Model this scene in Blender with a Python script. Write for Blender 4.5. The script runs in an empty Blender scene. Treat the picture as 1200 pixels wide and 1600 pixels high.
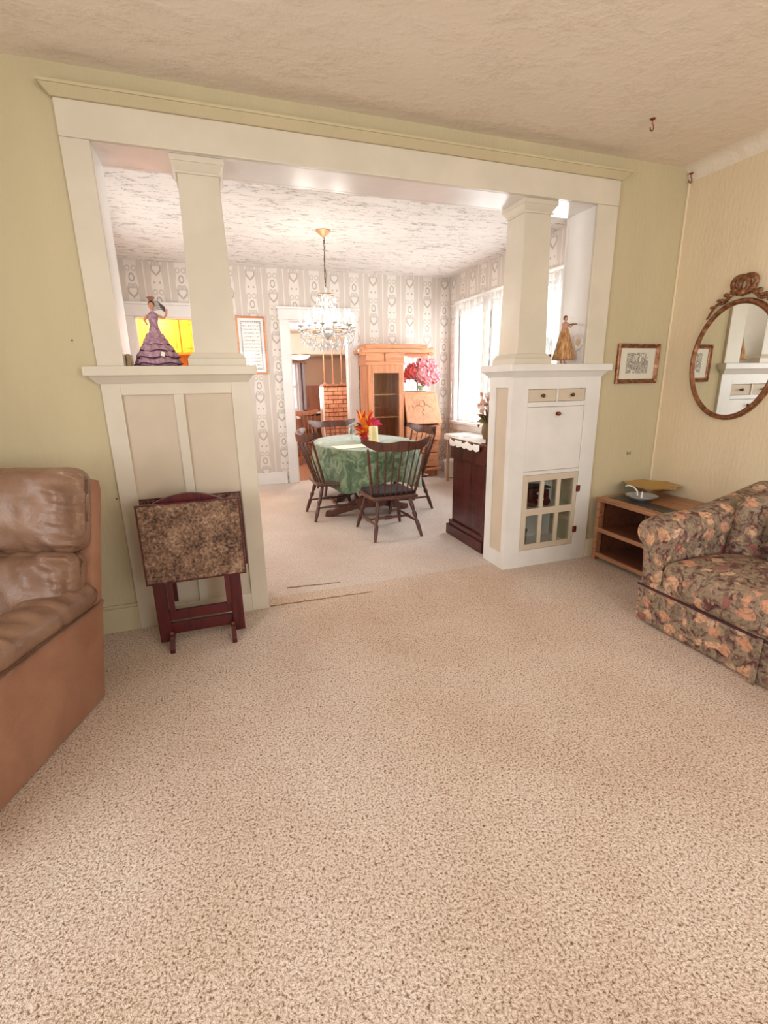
import bpy, bmesh, math, random
from mathutils import Vector, Matrix
random.seed(7)
PI = math.pi
S = bpy.context.scene
COL = S.collection

# ------------------------------------------------------------------ camera
YAW, PITCH, ROLL, FPX = .3309, -.2661, -.0176, 741.78
_f = Vector((math.sin(YAW)*math.cos(PITCH), math.cos(YAW)*math.cos(PITCH), math.sin(PITCH)))
_r = Vector((math.cos(YAW), -math.sin(YAW), 0)); _u = _r.cross(_f)
_c, _s = math.cos(ROLL), math.sin(ROLL)
_r2, _u2 = _c*_r + _s*_u, -_s*_r + _c*_u
cd = bpy.data.cameras.new('camera'); cam = bpy.data.objects.new('camera', cd); COL.objects.link(cam)
cd.sensor_fit = 'HORIZONTAL'; cd.sensor_width = 36; cd.lens = 36*FPX/1200; cd.clip_start = .02
m = Matrix((( _r2.x, _u2.x, -_f.x, -.62322), (_r2.y, _u2.y, -_f.y, -2.55952), (_r2.z, _u2.z, -_f.z, 1.2325), (0,0,0,1)))
cam.matrix_world = m
S.camera = cam
S.view_settings.view_transform = 'Standard'; S.view_settings.look = 'None'
S.view_settings.gamma = 1; S.view_settings.use_curve_mapping = False
S.view_settings.exposure = 0.42
S.cycles.max_bounces = 8; S.cycles.diffuse_bounces = 4; S.cycles.glossy_bounces = 3; S.cycles.transmission_bounces = 6; S.cycles.transparent_max_bounces = 10
S.cycles.sample_clamp_indirect = 6; S.cycles.caustics_reflective = False; S.cycles.caustics_refractive = False

# ------------------------------------------------------------------ daylight
w = bpy.data.worlds.new('daylight'); S.world = w; w.use_nodes = True
bg = w.node_tree.nodes['Background']; bg.inputs[0].default_value = (.93, .96, 1, 1); bg.inputs[1].default_value = 1.3

def area(name, loc, rot, sx, sy, power, col=(1, 1, 1)):
    l = bpy.data.lights.new(name, 'AREA'); l.shape = 'RECTANGLE'; l.size = sx; l.size_y = sy
    l.energy = power; l.color = col
    o = bpy.data.objects.new(name, l); COL.objects.link(o); o.location = loc; o.rotation_euler = rot
    return o
# daylight entering by the windows (each lamp stands just outside its pane)
area('added_daylight_living_back', (1.0, -4.45, 1.5), (PI/2, 0, 0), 2.2, 1.5, 62, (.98, .99, 1))  # lamp of the unseen back windows, added to light the living room
area('added_daylight_living_left', (-2.65, -2.35, 1.45), (0, -PI/2, 0), 1.3, 1.7, 50, (.98, .99, 1))  # lamp of the added left window, out of view
area('daylight_dining', (2.85, 2.2, 1.5), (0, PI/2, 0), 1.6, 2.6, 155, (.97, .98, 1))
area('added_daylight_dining_left', (-1.85, 1.9, 1.45), (0, -PI/2, 0), 1.4, 1.5, 33, (1, .97, .94))  # fill added through an unseen window in the dining left wall
area('daylight_den', (.2, 7.15, 1.3), (-PI/2, 0, 0), 1.0, 1.2, 22, (1, .97, .95))
def point(name, loc, power, col, r=.05):
    l = bpy.data.lights.new(name, 'POINT'); l.energy = power; l.color = col; l.shadow_soft_size = r
    o = bpy.data.objects.new(name, l); COL.objects.link(o); o.location = loc
    return o

# ------------------------------------------------------------------ helpers
def lin(c):
    c = c/255
    return c/12.92 if c <= .04045 else ((c+.055)/1.055)**2.4
def rgb(*c): return (lin(c[0]), lin(c[1]), lin(c[2]), 1)

class X:
    """a shader value with arithmetic"""
    def __init__(s, nt, sk): s.nt, s.sk = nt, sk
    def _m(s, op, b=None, c=None, clamp=False):
        n = s.nt.nodes.new('ShaderNodeMath'); n.operation = op; n.use_clamp = clamp
        for i, v in enumerate((s, b, c)):
            if v is None: continue
            if isinstance(v, X): s.nt.links.new(v.sk, n.inputs[i])
            else: n.inputs[i].default_value = v
        return X(s.nt, n.outputs[0])
    def __add__(s, b): return s._m('ADD', b)
    __radd__ = __add__
    def __sub__(s, b): return s._m('SUBTRACT', b)
    def __rsub__(s, b): return (s*-1)+b
    def __mul__(s, b): return s._m('MULTIPLY', b)
    __rmul__ = __mul__
    def __truediv__(s, b): return s._m('DIVIDE', b)
    def abs(s): return s._m('ABSOLUTE')
    def fract(s): return s._m('FRACT')
    def floor(s): return s._m('FLOOR')
    def mod(s, b): return s._m('FLOORED_MODULO', b)
    def sin(s): return s._m('SINE')
    def sqrt(s): return s._m('SQRT')
    def max(s, b): return s._m('MAXIMUM', b)
    def min(s, b): return s._m('MINIMUM', b)
    def sq(s): return s*s
    def clamp(s): return s._m('ADD', 0., clamp=True)
    def lt(s, b): return s._m('LESS_THAN', b)
    def gt(s, b): return s._m('GREATER_THAN', b)
    def smooth(s, a, b):
        n = s.nt.nodes.new('ShaderNodeMapRange'); n.interpolation_type = 'SMOOTHSTEP'
        s.nt.links.new(s.sk, n.inputs[0]); n.inputs[1].default_value = a; n.inputs[2].default_value = b
        return X(s.nt, n.outputs[0])

class Mat:
    def __init__(s, name, color=(.8, .8, .8, 1), rough=.6, metal=0, spec=.4):
        s.m = bpy.data.materials.new(name); s.m.use_nodes = True; s.nt = s.m.node_tree
        s.b = s.nt.nodes['Principled BSDF']
        s.b.inputs['Base Color'].default_value = color; s.b.inputs['Roughness'].default_value = rough
        s.b.inputs['Metallic'].default_value = metal; s.b.inputs['Specular IOR Level'].default_value = spec
    def node(s, t, **kw):
        n = s.nt.nodes.new(t)
        for k, v in kw.items(): setattr(n, k, v)
        return n
    def link(s, a, b): s.nt.links.new(a.sk if isinstance(a, X) else a, b)
    def coords(s, kind='Object', scale=(1, 1, 1), rot=(0, 0, 0)):
        if kind == 'Position': o = s.node('ShaderNodeNewGeometry').outputs['Position']
        else: o = s.node('ShaderNodeTexCoord').outputs[kind]
        mp = s.node('ShaderNodeMapping'); mp.inputs['Scale'].default_value = scale; mp.inputs['Rotation'].default_value = rot
        s.link(o, mp.inputs[0]); return mp.outputs[0]
    def xyz(s, kind='Position'):
        sp = s.node('ShaderNodeSeparateXYZ'); s.link(s.coords(kind), sp.inputs[0])
        return [X(s.nt, o) for o in sp.outputs]
    def noise(s, vec, scale, detail=3, rough=.55, dist=0):
        n = s.node('ShaderNodeTexNoise'); s.link(vec, n.inputs['Vector']); n.inputs['Scale'].default_value = scale
        n.inputs['Detail'].default_value = detail; n.inputs['Roughness'].default_value = rough; n.inputs['Distortion'].default_value = dist
        return X(s.nt, n.outputs['Fac'])
    def voronoi(s, vec, scale, feature='F1', out='Distance', rnd=1):
        n = s.node('ShaderNodeTexVoronoi', feature=feature); s.link(vec, n.inputs['Vector']); n.inputs['Scale'].default_value = scale
        n.inputs['Randomness'].default_value = rnd
        return n.outputs[out]
    def ramp(s, fac, stops, interp='LINEAR'):
        n = s.node('ShaderNodeValToRGB'); n.color_ramp.interpolation = interp; s.link(fac, n.inputs[0])
        e = n.color_ramp.elements
        while len(e) < len(stops): e.new(.5)
        for i, (p, c) in enumerate(stops): e[i].position = p; e[i].color = c
        return n.outputs[0]
    def mix(s, fac, a, b, blend='MIX'):
        n = s.node('ShaderNodeMix', data_type='RGBA', blend_type=blend)
        for sk, v in ((n.inputs[0], fac), (n.inputs[6], a), (n.inputs[7], b)):
            if isinstance(v, X): s.link(v, sk)
            elif isinstance(v, bpy.types.NodeSocket): s.link(v, sk)
            else: sk.default_value = v
        return n.outputs[2]
    def base(s, sk): s.link(sk, s.b.inputs['Base Color']); return s
    def bump(s, h, strength=.3, dist=.01):
        n = s.node('ShaderNodeBump'); n.inputs['Strength'].default_value = strength; n.inputs['Distance'].default_value = dist
        s.link(h, n.inputs['Height']); s.link(n.outputs[0], s.b.inputs['Normal']); return s
    def emit(s, col, k): s.b.inputs['Emission Color'].default_value = col; s.b.inputs['Emission Strength'].default_value = k; return s

class G:
    """collects polygons; build() links them as one mesh object"""
    def __init__(s): s.v, s.f = [], []
    def poly(s, vs, fs):
        b = len(s.v); s.v += [tuple(v) for v in vs]; s.f += [[i+b for i in f] for f in fs]; return s
    def box(s, x0, x1, y0, y1, z0, z1):
        return s.poly([(x, y, z) for x in (x0, x1) for y in (y0, y1) for z in (z0, z1)],
                      [(0, 1, 3, 2), (4, 6, 7, 5), (0, 4, 5, 1), (2, 3, 7, 6), (0, 2, 6, 4), (1, 5, 7, 3)])
    def frustum(s, a, b):   # a, b = (x0,x1,y0,y1,z)
        A = [(a[0], a[2], a[4]), (a[1], a[2], a[4]), (a[1], a[3], a[4]), (a[0], a[3], a[4])]
        B = [(b[0], b[2], b[4]), (b[1], b[2], b[4]), (b[1], b[3], b[4]), (b[0], b[3], b[4])]
        return s.poly(A+B, [(3, 2, 1, 0), (4, 5, 6, 7)] + [(i, (i+1) % 4, 4+(i+1) % 4, 4+i) for i in range(4)])
    def rings(s, rings, caps=True, closed=False):
        n = len(rings[0]); b = len(s.v); s.v += [tuple(p) for r in rings for p in r]
        k = len(rings)
        for i in range(k if closed else k-1):
            j = (i+1) % k
            for a in range(n):
                c = (a+1) % n; s.f.append([b+i*n+a, b+i*n+c, b+j*n+c, b+j*n+a])
        if caps and not closed:
            s.f.append([b+a for a in range(n)][::-1]); s.f.append([b+(k-1)*n+a for a in range(n)])
        return s
    def tube(s, pts, rad, n=8, closed=False, flat=1.0):
        pts = [Vector(p) for p in pts]; k = len(pts)
        if not isinstance(rad, (list, tuple)): rad = [rad]*k
        rs = []; prev = None
        for i, p in enumerate(pts):
            if closed: t = pts[(i+1) % k]-pts[i-1]
            else: t = pts[min(i+1, k-1)]-pts[max(i-1, 0)]
            t.normalize()
            if prev is None:
                a = Vector((0, 0, 1)) if abs(t.z) < .9 else Vector((1, 0, 0))
            else: a = prev
            u = (a - t*a.dot(t)).normalized(); v = t.cross(u); prev = u
            rs.append([p + (u*math.cos(q)*flat + v*math.sin(q))*rad[i] for q in (2*PI*j/n for j in range(n))])
        return s.rings(rs, True, closed)
    def lathe(s, prof, n=16, c=(0, 0, 0), wob=None):
        rs = []
        for r, z in prof:
            rs.append([(c[0]+math.cos(q)*r*(wob(q, z) if wob else 1), c[1]+math.sin(q)*r*(wob(q, z) if wob else 1), c[2]+z)
                       for q in (2*PI*j/n for j in range(n))])
        return s.rings(rs)
    def prism(s, pts, a, b, axis='y'):
        n = len(pts)
        mk = {'y': lambda p, t: (p[0], t, p[1]), 'x': lambda p, t: (t, p[0], p[1]), 'z': lambda p, t: (p[0], p[1], t)}[axis]
        return s.poly([mk(p, a) for p in pts]+[mk(p, b) for p in pts],
                      [list(range(n))[::-1], list(range(n, 2*n))]+[(i, (i+1) % n, n+(i+1) % n, n+i) for i in range(n)])
    def ball(s, c, r, n=10, k=7, sc=(1, 1, 1)):
        prof = [(math.sin(PI*(i+.02)/(k+.04)) if 0 < i < k else .02, -math.cos(PI*i/k)) for i in range(k+1)]
        b = len(s.v); s.lathe(prof, n)
        for i in range(b, len(s.v)):
            x, y, z = s.v[i]; s.v[i] = (c[0]+x*r*sc[0], c[1]+y*r*sc[1], c[2]+z*r*sc[2])
        return s
    def grid(s, fn, nu, nv, cu=False):
        b = len(s.v)
        for i in range(nu+(0 if cu else 1)):
            for j in range(nv+1): s.v.append(tuple(fn(i/nu, j/nv)))
        for i in range(nu):
            i2 = (i+1) % nu if cu else i+1
            for j in range(nv): s.f.append([b+i*(nv+1)+j, b+i2*(nv+1)+j, b+i2*(nv+1)+j+1, b+i*(nv+1)+j+1])
        return s
    def pillow(s, x0, x1, y0, y1, z0, z1, r, n=10, fn=None):
        c = Vector(((x0+x1)/2, (y0+y1)/2, (z0+z1)/2)); h = Vector(((x1-x0)/2, (y1-y0)/2, (z1-z0)/2))
        r = min(r, *h); inn = h-Vector((r, r, r)); idx = {}; b0 = len(s.v)
        def vert(p):
            key = tuple(round(q*1000) for q in p)
            if key in idx: return idx[key]
            q = Vector((p[0]*h.x, p[1]*h.y, p[2]*h.z))
            cl = Vector([max(-inn[i], min(inn[i], q[i])) for i in range(3)])
            d = q-cl
            o = cl + (d.normalized()*r if d.length > 1e-6 else d)
            if fn: o = fn(o, p, h)
            idx[key] = len(s.v); s.v.append(tuple(c+o)); return idx[key]
        g = [math.sin((2*i/n-1)*PI/2)*.5+(2*i/n-1)*.5 for i in range(n+1)]
        for ax in range(3):
            for sg in (-1, 1):
                for i in range(n):
                    for j in range(n):
                        q = []
                        for (a, b) in ((i, j), (i+1, j), (i+1, j+1), (i, j+1)):
                            p = [0, 0, 0]; p[ax] = sg; p[(ax+1) % 3] = g[a]; p[(ax+2) % 3] = g[b]; q.append(vert(p))
                        s.f.append(q if sg > 0 else q[::-1])
        return s
    def xf(s, mtx, a=0):
        for i in range(a, len(s.v)): s.v[i] = tuple(mtx @ Vector(s.v[i]))
        return s
    def build(s, name, mat, parent=None, smooth=False, bevel=0, seg=2, world=False, auto=None):
        if world and parent is not None:
            off = Vector((0, 0, 0)); p = parent
            while p: off += p.location; p = p.parent
            s.v = [tuple(Vector(v)-off) for v in s.v]
        me = bpy.data.meshes.new(name); me.from_pydata(s.v, [], s.f)
        bm = bmesh.new(); bm.from_mesh(me)
        bmesh.ops.recalc_face_normals(bm, faces=bm.faces)
        if bevel:
            es = [e for e in bm.edges if len(e.link_faces) == 2 and e.calc_face_angle() > .5]
            bmesh.ops.bevel(bm, geom=es, offset=bevel, segments=seg, affect='EDGES', profile=.6, clamp_overlap=True)
        if smooth:
            for f in bm.faces: f.smooth = True
            for e in bm.edges:
                if len(e.link_faces) == 2 and e.calc_face_angle() > (auto or .9): e.smooth = False
        bm.to_mesh(me); bm.free()
        if mat: me.materials.append(mat.m if isinstance(mat, Mat) else mat)
        o = bpy.data.objects.new(name, me); COL.objects.link(o)
        if parent: o.parent = parent
        return o

def tag(o, label=None, cat=None, group=None, kind=None):
    if label: o['label'] = label
    if cat: o['category'] = cat
    if group: o['group'] = group
    if kind: o['kind'] = kind
    return o
def thing(name, label, cat, loc=(0, 0, 0), rz=0, group=None, kind=None):
    o = bpy.data.objects.new(name, None); COL.objects.link(o); o.location = loc; o.rotation_euler = (0, 0, rz)
    o.empty_display_size = .1
    return tag(o, label, cat, group, kind)
def struct(name, g, mat, parent=None, **kw):
    o = g.build(name, mat, parent, **kw)
    if not parent: o['kind'] = 'structure'
    return o
def copy_tree(o, parent=None):
    c = o.copy(); COL.objects.link(c); c.parent = parent
    for ch in [x for x in bpy.data.objects if x.parent == o]: copy_tree(ch, c)
    return c
def share(o, parent, loc=(0, 0, 0), rot=(0, 0, 0), scale=(1, 1, 1)):
    c = o.copy(); COL.objects.link(c); c.parent = parent; c.location = loc; c.rotation_euler = rot; c.scale = scale
    return c

# ------------------------------------------------------------------ materials
def paint(name, c, rough=.5, spec=.4, bs=60, bst=.05, stretch=(1, 1, 1), var=.03):
    M = Mat(name, rgb(*c), rough, 0, spec); v = M.coords('Position', stretch)
    n = M.noise(v, 3, 3); d = tuple(max(0, x*(1-var*3)) for x in rgb(*c)[:3])+(1,)
    M.base(M.mix(n.smooth(.35, .7), d, rgb(*c)))
    M.bump(M.noise(v, bs, 4), bst, .01); return M
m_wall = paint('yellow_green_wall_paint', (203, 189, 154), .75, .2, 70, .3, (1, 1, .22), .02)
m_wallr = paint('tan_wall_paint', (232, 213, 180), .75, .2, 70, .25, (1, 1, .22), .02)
m_trim = paint('cream_trim_paint', (219, 209, 190), .35, .5, 40, .03)
m_cab_lit = paint('lit_cabinet_paint', (230, 226, 220), .35, .5, 40, .03)  # trim paint whitened to imitate the whiter light falling on the cabinet
m_white = paint('white_gloss_paint', (238, 234, 230), .28, .5, 40, .03)
m_tan = paint('tan_panel_paint', (209, 193, 171), .5, .4, 40, .03)
m_plain = paint('off_white_plaster', (226, 214, 200), .8, .2, 50, .1)

def ceil_mat(name, c, dark, scale, strength, stretch, thr, dist=1.2):
    M = Mat(name, rgb(*c), .85, 0, .15); v = M.coords('Position', stretch, (0, 0, .25))
    a = M.noise(v, scale, 6, .62, dist); b = M.noise(v, scale*2.7, 4, .6, dist*.5)
    big = M.noise(M.coords('Position'), 1.3, 3).smooth(.35, .65)
    shadow_fleck = ((b-.5).abs()*-14+1).clamp()*a.smooth(.50, .62)  # shadows of the plaster strokes, painted into the colour as dark flecks
    M.base(M.mix(shadow_fleck*thr, rgb(*c), rgb(*dark)))
    M.bump((a.smooth(.40, .66)*.6+b*.4)*(big*.6+.4), strength, .012); return M
m_ceil = ceil_mat('tan_textured_ceiling', (234, 220, 202), (200, 182, 158), 7, .38, (1, 1.3, 1), .3, .15)
m_ceil2 = ceil_mat('white_swirled_ceiling', (226, 220, 214), (136, 124, 112), 8, .8, (.8, 2.2, 1), 1.0)

def carpet(name, a, b, c):
    M = Mat(name, rgb(*a), .95, 0, .1); v = M.coords('Position')
    n1 = M.noise(v, 150, 2, .6, .5); n2 = M.noise(v, 1.6, 3); n3 = M.noise(v, 330, 2)
    col = M.ramp(n1, [(.30, rgb(*c)), (.43, rgb(*b)), (.54, rgb(*a)), (.75, tuple(min(1, x*1.12) for x in rgb(*a)))])
    col = M.mix(n2.smooth(.3, .7)*.35, col, rgb(*b), 'MULTIPLY'); M.base(col)
    M.bump(n1*1.0+n3*.4, .9, .012); return M
m_carpet = carpet('beige_frieze_carpet', (243, 226, 212), (217, 192, 171), (138, 104, 80))
m_carpet2 = carpet('cream_frieze_carpet', (243, 231, 222), (224, 207, 195), (184, 162, 148))

def wallpaper():
    M = Mat('ornamental_striped_wallpaper', rough=.7, spec=.2); x, y, z = M.xyz()
    P, H = .2465, .458
    u = (x+y-3.56-1.634)/P+.5; fx = (u.fract()-.5)*P; par = u.floor().mod(2)
    v = (z-2.365)/H+.5+par*.5; fv = (v.fract()-.5)*H       # ring sits at fv = 0
    ax = fx.abs()
    r = ((ax/.026).sq()+(fv/.040).sq()).sqrt(); ring = 1-(r-.9).abs().smooth(.12, .32)
    hy = (fv+.155)/.048; hx = ax/.043
    hd = (hx.sq()+(hy*1.15-(hx+.001).sqrt()*.75).sq()).sqrt()
    heart = 1-(hd-1.15).abs().smooth(.15, .38)
    heart = heart*(1-(hy-.8).smooth(.0, .5)*.6)
    vee = (1-((fv+.195)-ax*1.1).abs().smooth(.006, .016))*(1-ax.smooth(.045, .055))*(1-(fv+.15).smooth(.0, .02))
    d1 = (((ax-.028)/.010).sq()+((fv-.185)/.012).sq()).sqrt(); dots = 1-d1.smooth(.7, 1.3)
    s1 = (((ax-.030)/.022).sq()+((fv-.088)/.026).sq()).sqrt(); scr = (1-(s1-.9).abs().smooth(.15, .4))*.6
    s2 = (((ax-.022)/.020).sq()+((fv+.085)/.022).sq()).sqrt(); scr2 = (1-(s2-.9).abs().smooth(.15, .4))*.7
    orn = ring.max(heart).max(vee*.9).max(dots).max(scr).max(scr2)
    edge = M.noise(M.coords('Position'), 55, 3)
    strip = 1-(ax+(fv*29).sin()*.006+(edge-.5)*.012).smooth(.050, .060)
    line = ((u*1.0).fract()-.0).abs(); mid = 1-(fx.abs()-P/2).abs().smooth(.003, .007)
    fine = ((fx*2*PI/.0205).sin()*.5+.5).smooth(.3, .7)
    g = M.mix(fine*.5, rgb(212, 202, 192), rgb(198, 187, 176))
    g = M.mix(strip, g, rgb(228, 220, 212)); g = M.mix(mid*.8, g, rgb(238, 230, 222))
    g = M.mix(orn*strip*(edge*.5+.55), g, rgb(168, 158, 148)); M.base(g); return M
m_paper = wallpaper()

def wood(name, a, b, rough=.35, scale=3, axis=2, spec=.5, knots=.0):
    M = Mat(name, rgb(*a), rough, 0, spec); sc = [14, 14, 14]; sc[axis] = 1.2
    v = M.coords('Object', sc); n = M.noise(v, scale, 5, .65, .8)
    M.base(M.ramp(n, [(.32, rgb(*b)), (.5, rgb(*a)), (.7, tuple(min(1, q*1.15) for q in rgb(*a)))]))
    M.bump(n, .12, .003); return M
m_oak = wood('honey_oak', (212, 146, 106), (180, 112, 76), .35)
m_oakx = wood('honey_oak_crosswise', (216, 152, 112), (186, 118, 82), .35, axis=0)
m_walnut = wood('dark_brown_turned_wood', (96, 58, 46), (58, 34, 28), .3)
m_mahog = wood('dark_mahogany', (78, 36, 32), (60, 26, 25), .2, 1.2)
m_cherry = wood('dark_cherry_wood', (82, 26, 30), (46, 14, 20), .3)
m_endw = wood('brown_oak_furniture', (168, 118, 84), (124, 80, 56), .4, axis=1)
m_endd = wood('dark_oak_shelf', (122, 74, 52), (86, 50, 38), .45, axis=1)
m_pine = wood('orange_pine', (238, 164, 66), (206, 122, 38), .4)
m_denw = wood('reddish_brown_wood', (150, 96, 70), (110, 66, 48), .45)
m_pinkw = wood('pinkish_light_wood', (206, 160, 140), (180, 130, 112), .4)
m_gilt = Mat('antique_gilt', rgb(176, 116, 72), .38, .55)
_v = m_gilt.coords(); m_gilt.base(m_gilt.ramp(m_gilt.noise(_v, 40, 3), [(.3, rgb(98, 60, 40)), (.6, rgb(156, 106, 74)), (.8, rgb(206, 162, 118))])); m_gilt.bump(m_gilt.noise(_v, 90, 3), .3, .004)
m_brass = Mat('aged_brass', rgb(150, 112, 66), .35, .9)
m_bronze = Mat('dark_bronze', rgb(92, 66, 44), .4, .8)
m_iron = Mat('dark_iron', rgb(56, 46, 42), .5, .7)
m_copper = Mat('copper_hinge_metal', rgb(132, 72, 52), .4, .8)
m_mirror = Mat('mirror_silver', (.93, .95, .93, 1), .015, 1)

def thin_glass(name, tint=(1, 1, 1, 1), gl=.06):
    M = Mat(name); nt = M.nt; t = M.node('ShaderNodeBsdfTransparent'); t.inputs[0].default_value = tint
    g = M.node('ShaderNodeBsdfGlossy'); g.inputs['Roughness'].default_value = .03
    mx = M.node('ShaderNodeMixShader'); mx.inputs[0].default_value = gl
    M.link(t.outputs[0], mx.inputs[1]); M.link(g.outputs[0], mx.inputs[2])
    M.link(mx.outputs[0], nt.nodes['Material Output'].inputs[0]); return M
m_glass = thin_glass('window_glass'); m_glaze = thin_glass('picture_glazing', (1, 1, 1, 1), .012)
m_cglass = thin_glass('cabinet_glass', (.94, .96, .95, 1), .10)
m_vglass = thin_glass('clear_vase_glass', (.92, .96, .95, 1), .22)
m_amber = Mat('amber_glass', rgb(232, 184, 104), .12, 0, .6); m_amber.b.inputs['Transmission Weight'].default_value = .55
m_irid = Mat('iridescent_pale_glass', rgb(214, 208, 204), .15, .1); _l = m_irid.node('ShaderNodeLayerWeight')
m_irid.base(m_irid.ramp(X(m_irid.nt, _l.outputs['Facing']), [(0, rgb(214, 216, 204)), (.4, rgb(222, 208, 212)), (.8, rgb(184, 198, 200))]))
m_crystal = Mat('cut_crystal', rgb(246, 244, 240), .08, 0, .9); m_crystal.b.inputs['Transmission Weight'].default_value = .55
m_crystal.b.inputs['IOR'].default_value = 1.5
m_bulb = Mat('glowing_flame_bulb', rgb(255, 240, 214), .3).emit((1, .9, .76, 1), 14)
m_candle = Mat('ivory_candle_sleeve', rgb(246, 240, 226), .5)
m_porc = Mat('white_porcelain', rgb(238, 234, 226), .2)
m_black = Mat('black_metal', rgb(30, 28, 28), .4)

# ================================================================== THE SHELL
XL, XR, YB, ZC = -2.4, 2.32, -4.2, 2.48
WY0, WY1 = .02, .245                     # partition wall faces
DX0, DX1, DY, DZ = -1.5, 2.46, 3.56, 2.53   # dining room

def wall_holes(g, axis, a, b, u0, u1, z0, z1, holes):
    """slab between planes a,b perpendicular to axis, with rectangular holes (u0,u1,z0,z1)"""
    us = sorted({u0, u1, *[h[0] for h in holes], *[h[1] for h in holes]})
    zs = sorted({z0, z1, *[h[2] for h in holes], *[h[3] for h in holes]})
    for i in range(len(us)-1):
        for j in range(len(zs)-1):
            cu, cz = (us[i]+us[i+1])/2, (zs[j]+zs[j+1])/2
            if any(h[0] < cu < h[1] and h[2] < cz < h[3] for h in holes): continue
            if axis == 'y': g.box(us[i], us[i+1], a, b, zs[j], zs[j+1])
            else: g.box(a, b, us[i], us[i+1], zs[j], zs[j+1])
    return g

struct('floor', G().box(XL-.1, XR+.1, YB-.1, .13, -.06, 0), m_carpet)
struct('floor_dining', G().box(DX0-.1, DX1+.1, .13, DY+.07, -.06, 0), m_carpet2)
# coved ceiling of the living room
g = G(); g.box(XL-.1, XR+.1, YB-.1, WY1, ZC, ZC+.06)
struct('ceiling', g, m_ceil)
g = G(); R = .075
arc = [(R-R*math.sin(q), -R+R*math.cos(q)) for q in [i*PI/2/6 for i in range(7)]]   # from wall to ceiling
pts = [(XR-a, ZC+b) for a, b in arc]+[(XR, ZC)]
g.prism(pts, YB, WY0, 'y')
struct('trim_cove', g, m_ceil, smooth=True)
struct('ceiling_dining', G().box(DX0-.1, DX1+.3, WY1, DY+.12, DZ, DZ+.06), m_ceil2)

OX0, OX1, OZ = -1.0, 1.616, 2.22          # cased opening
g = G(); wall_holes(g, 'y', WY0, WY1, XL-.1, DX1+.1, 0, DZ+.02, [(OX0-.02, OX1+.02, 0, OZ+.02)])
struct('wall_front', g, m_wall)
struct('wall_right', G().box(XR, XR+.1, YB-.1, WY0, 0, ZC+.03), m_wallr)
LW = (-3.25, -1.45, .75, 2.1)
struct('wall_left', wall_holes(G(), 'x', XL-.1, XL, YB-.1, WY0, 0, ZC+.03, [LW]), m_wall)
BW = (-.1, 2.1, .75, 2.15)
struct('wall_back', wall_holes(G(), 'y', YB-.1, YB, XL, XR, 0, ZC+.03, [BW]), m_wall)
KD = (-1.36, -.64, 0, 1.975)              # kitchen doorway
DD = (.31, 1.05, 0, 1.975)                # den doorway
struct('wall_dining_back', wall_holes(G(), 'y', DY, DY+.12, DX0-.1, DX1+.1, 0, DZ+.03, [KD, DD]), m_paper)
DWN = [(1.15, 1.78), (1.92, 2.55), (2.69, 3.32)]
struct('wall_dining_right', wall_holes(G(), 'x', DX1, DX1+.1, WY1, DY+.1, 0, DZ+.03, [(a, b, .72, 2.12) for a, b in DWN]), m_paper)
DLW = (1.15, 2.65, .75, 2.1)
struct('wall_dining_left', wall_holes(G(), 'x', DX0-.1, DX0, WY1, DY+.1, 0, DZ+.03, [DLW]), m_paper)
struct('trim_corner_bead', G().tube([(XR-.006, WY0-.006, 0), (XR-.006, WY0-.006, ZC-.07)], .009, 8), m_wallr, smooth=True)
struct('baseboard_left', G().box(XL, -1.11, .0, WY0, 0, .13).box(XL, -1.11, .005, WY0, .13, .145), m_wall, bevel=.004)
struct('baseboard_front', G().box(1.77, XR, .0, WY0, 0, .13), m_wallr, bevel=.004)
struct('baseboard_right', G().box(XR-.02, XR, YB, -.0, 0, .13), m_wallr, bevel=.004)
g = G(); g.box(-.545, .17, DY-.018, DY, 0, .15).box(1.19, DX1, DY-.018, DY, 0, .15)
struct('baseboard_dining_back', g, m_white, bevel=.004)
struct('baseboard_dining_right', G().box(DX1-.018, DX1, WY1, DY-.02, 0, .15), m_white, bevel=.004)

# windows
def window(name, axis, plane, out, u0, u1, z0, z1, bars=1, wm=m_white):
    """frame, sash bars and pane in a hole; plane = room face, out = direction of outside (+1/-1)"""
    def B(g, a, b, c0, c1, zz0, zz1):
        lo, hi = sorted((plane+out*c0, plane+out*c1))
        return g.box(a, b, lo, hi, zz0, zz1) if axis == 'y' else g.box(lo, hi, a, b, zz0, zz1)
    t = thing(name, None, None, kind='structure')
    g = G(); d = .075
    B(g, u0-d, u0, -.02, .03, z0-.0, z1); B(g, u1, u1+d, -.02, .03, z0-.0, z1); B(g, u0-d, u1+d, -.02, .03, z1, z1+.1)
    g.build('window_frame', wm, t, bevel=.004)
    g = G(); B(g, u0-d-.02, u1+d+.02, -.06, .03, z0-.035, z0); B(g, u0-d, u1+d, -.018, .02, z0-.12, z0-.035)
    g.build('window_sill', wm, t, bevel=.004)
    g = G(); s = .035; zm = (z0+z1)/2
    for a, b, c, e in ((u0, u0+s, z0, z1), (u1-s, u1, z0, z1), (u0+s, u1-s, z0, z0+s), (u0+s, u1-s, z1-s, z1), (u0+s, u1-s, zm-.02, zm+.02)):
        B(g, a, b, .03, .07, c, e)
    g.build('sash', wm, t)
    g = G(); B(g, u0+s, u1-s, .048, .052, z0+s, zm-.02); g.build('pane', m_glass, t)
    g = G(); B(g, u0+s, u1-s, .048, .052, zm+.02, z1-s); g.build('pane', m_glass, t)
    return t
window('window_1', 'x', DX1, 1, *DWN[0], .72, 2.12)
window('window_2', 'x', DX1, 1, *DWN[1], .72, 2.12)
window('window_3', 'x', DX1, 1, *DWN[2], .72, 2.12)
window('window_4', 'x', XL, -1, *LW)  # unseen window, added to let daylight into the living room
window('window_9', 'x', DX0, -1, *DLW)  # unseen window, added as fill for the dining room
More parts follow.
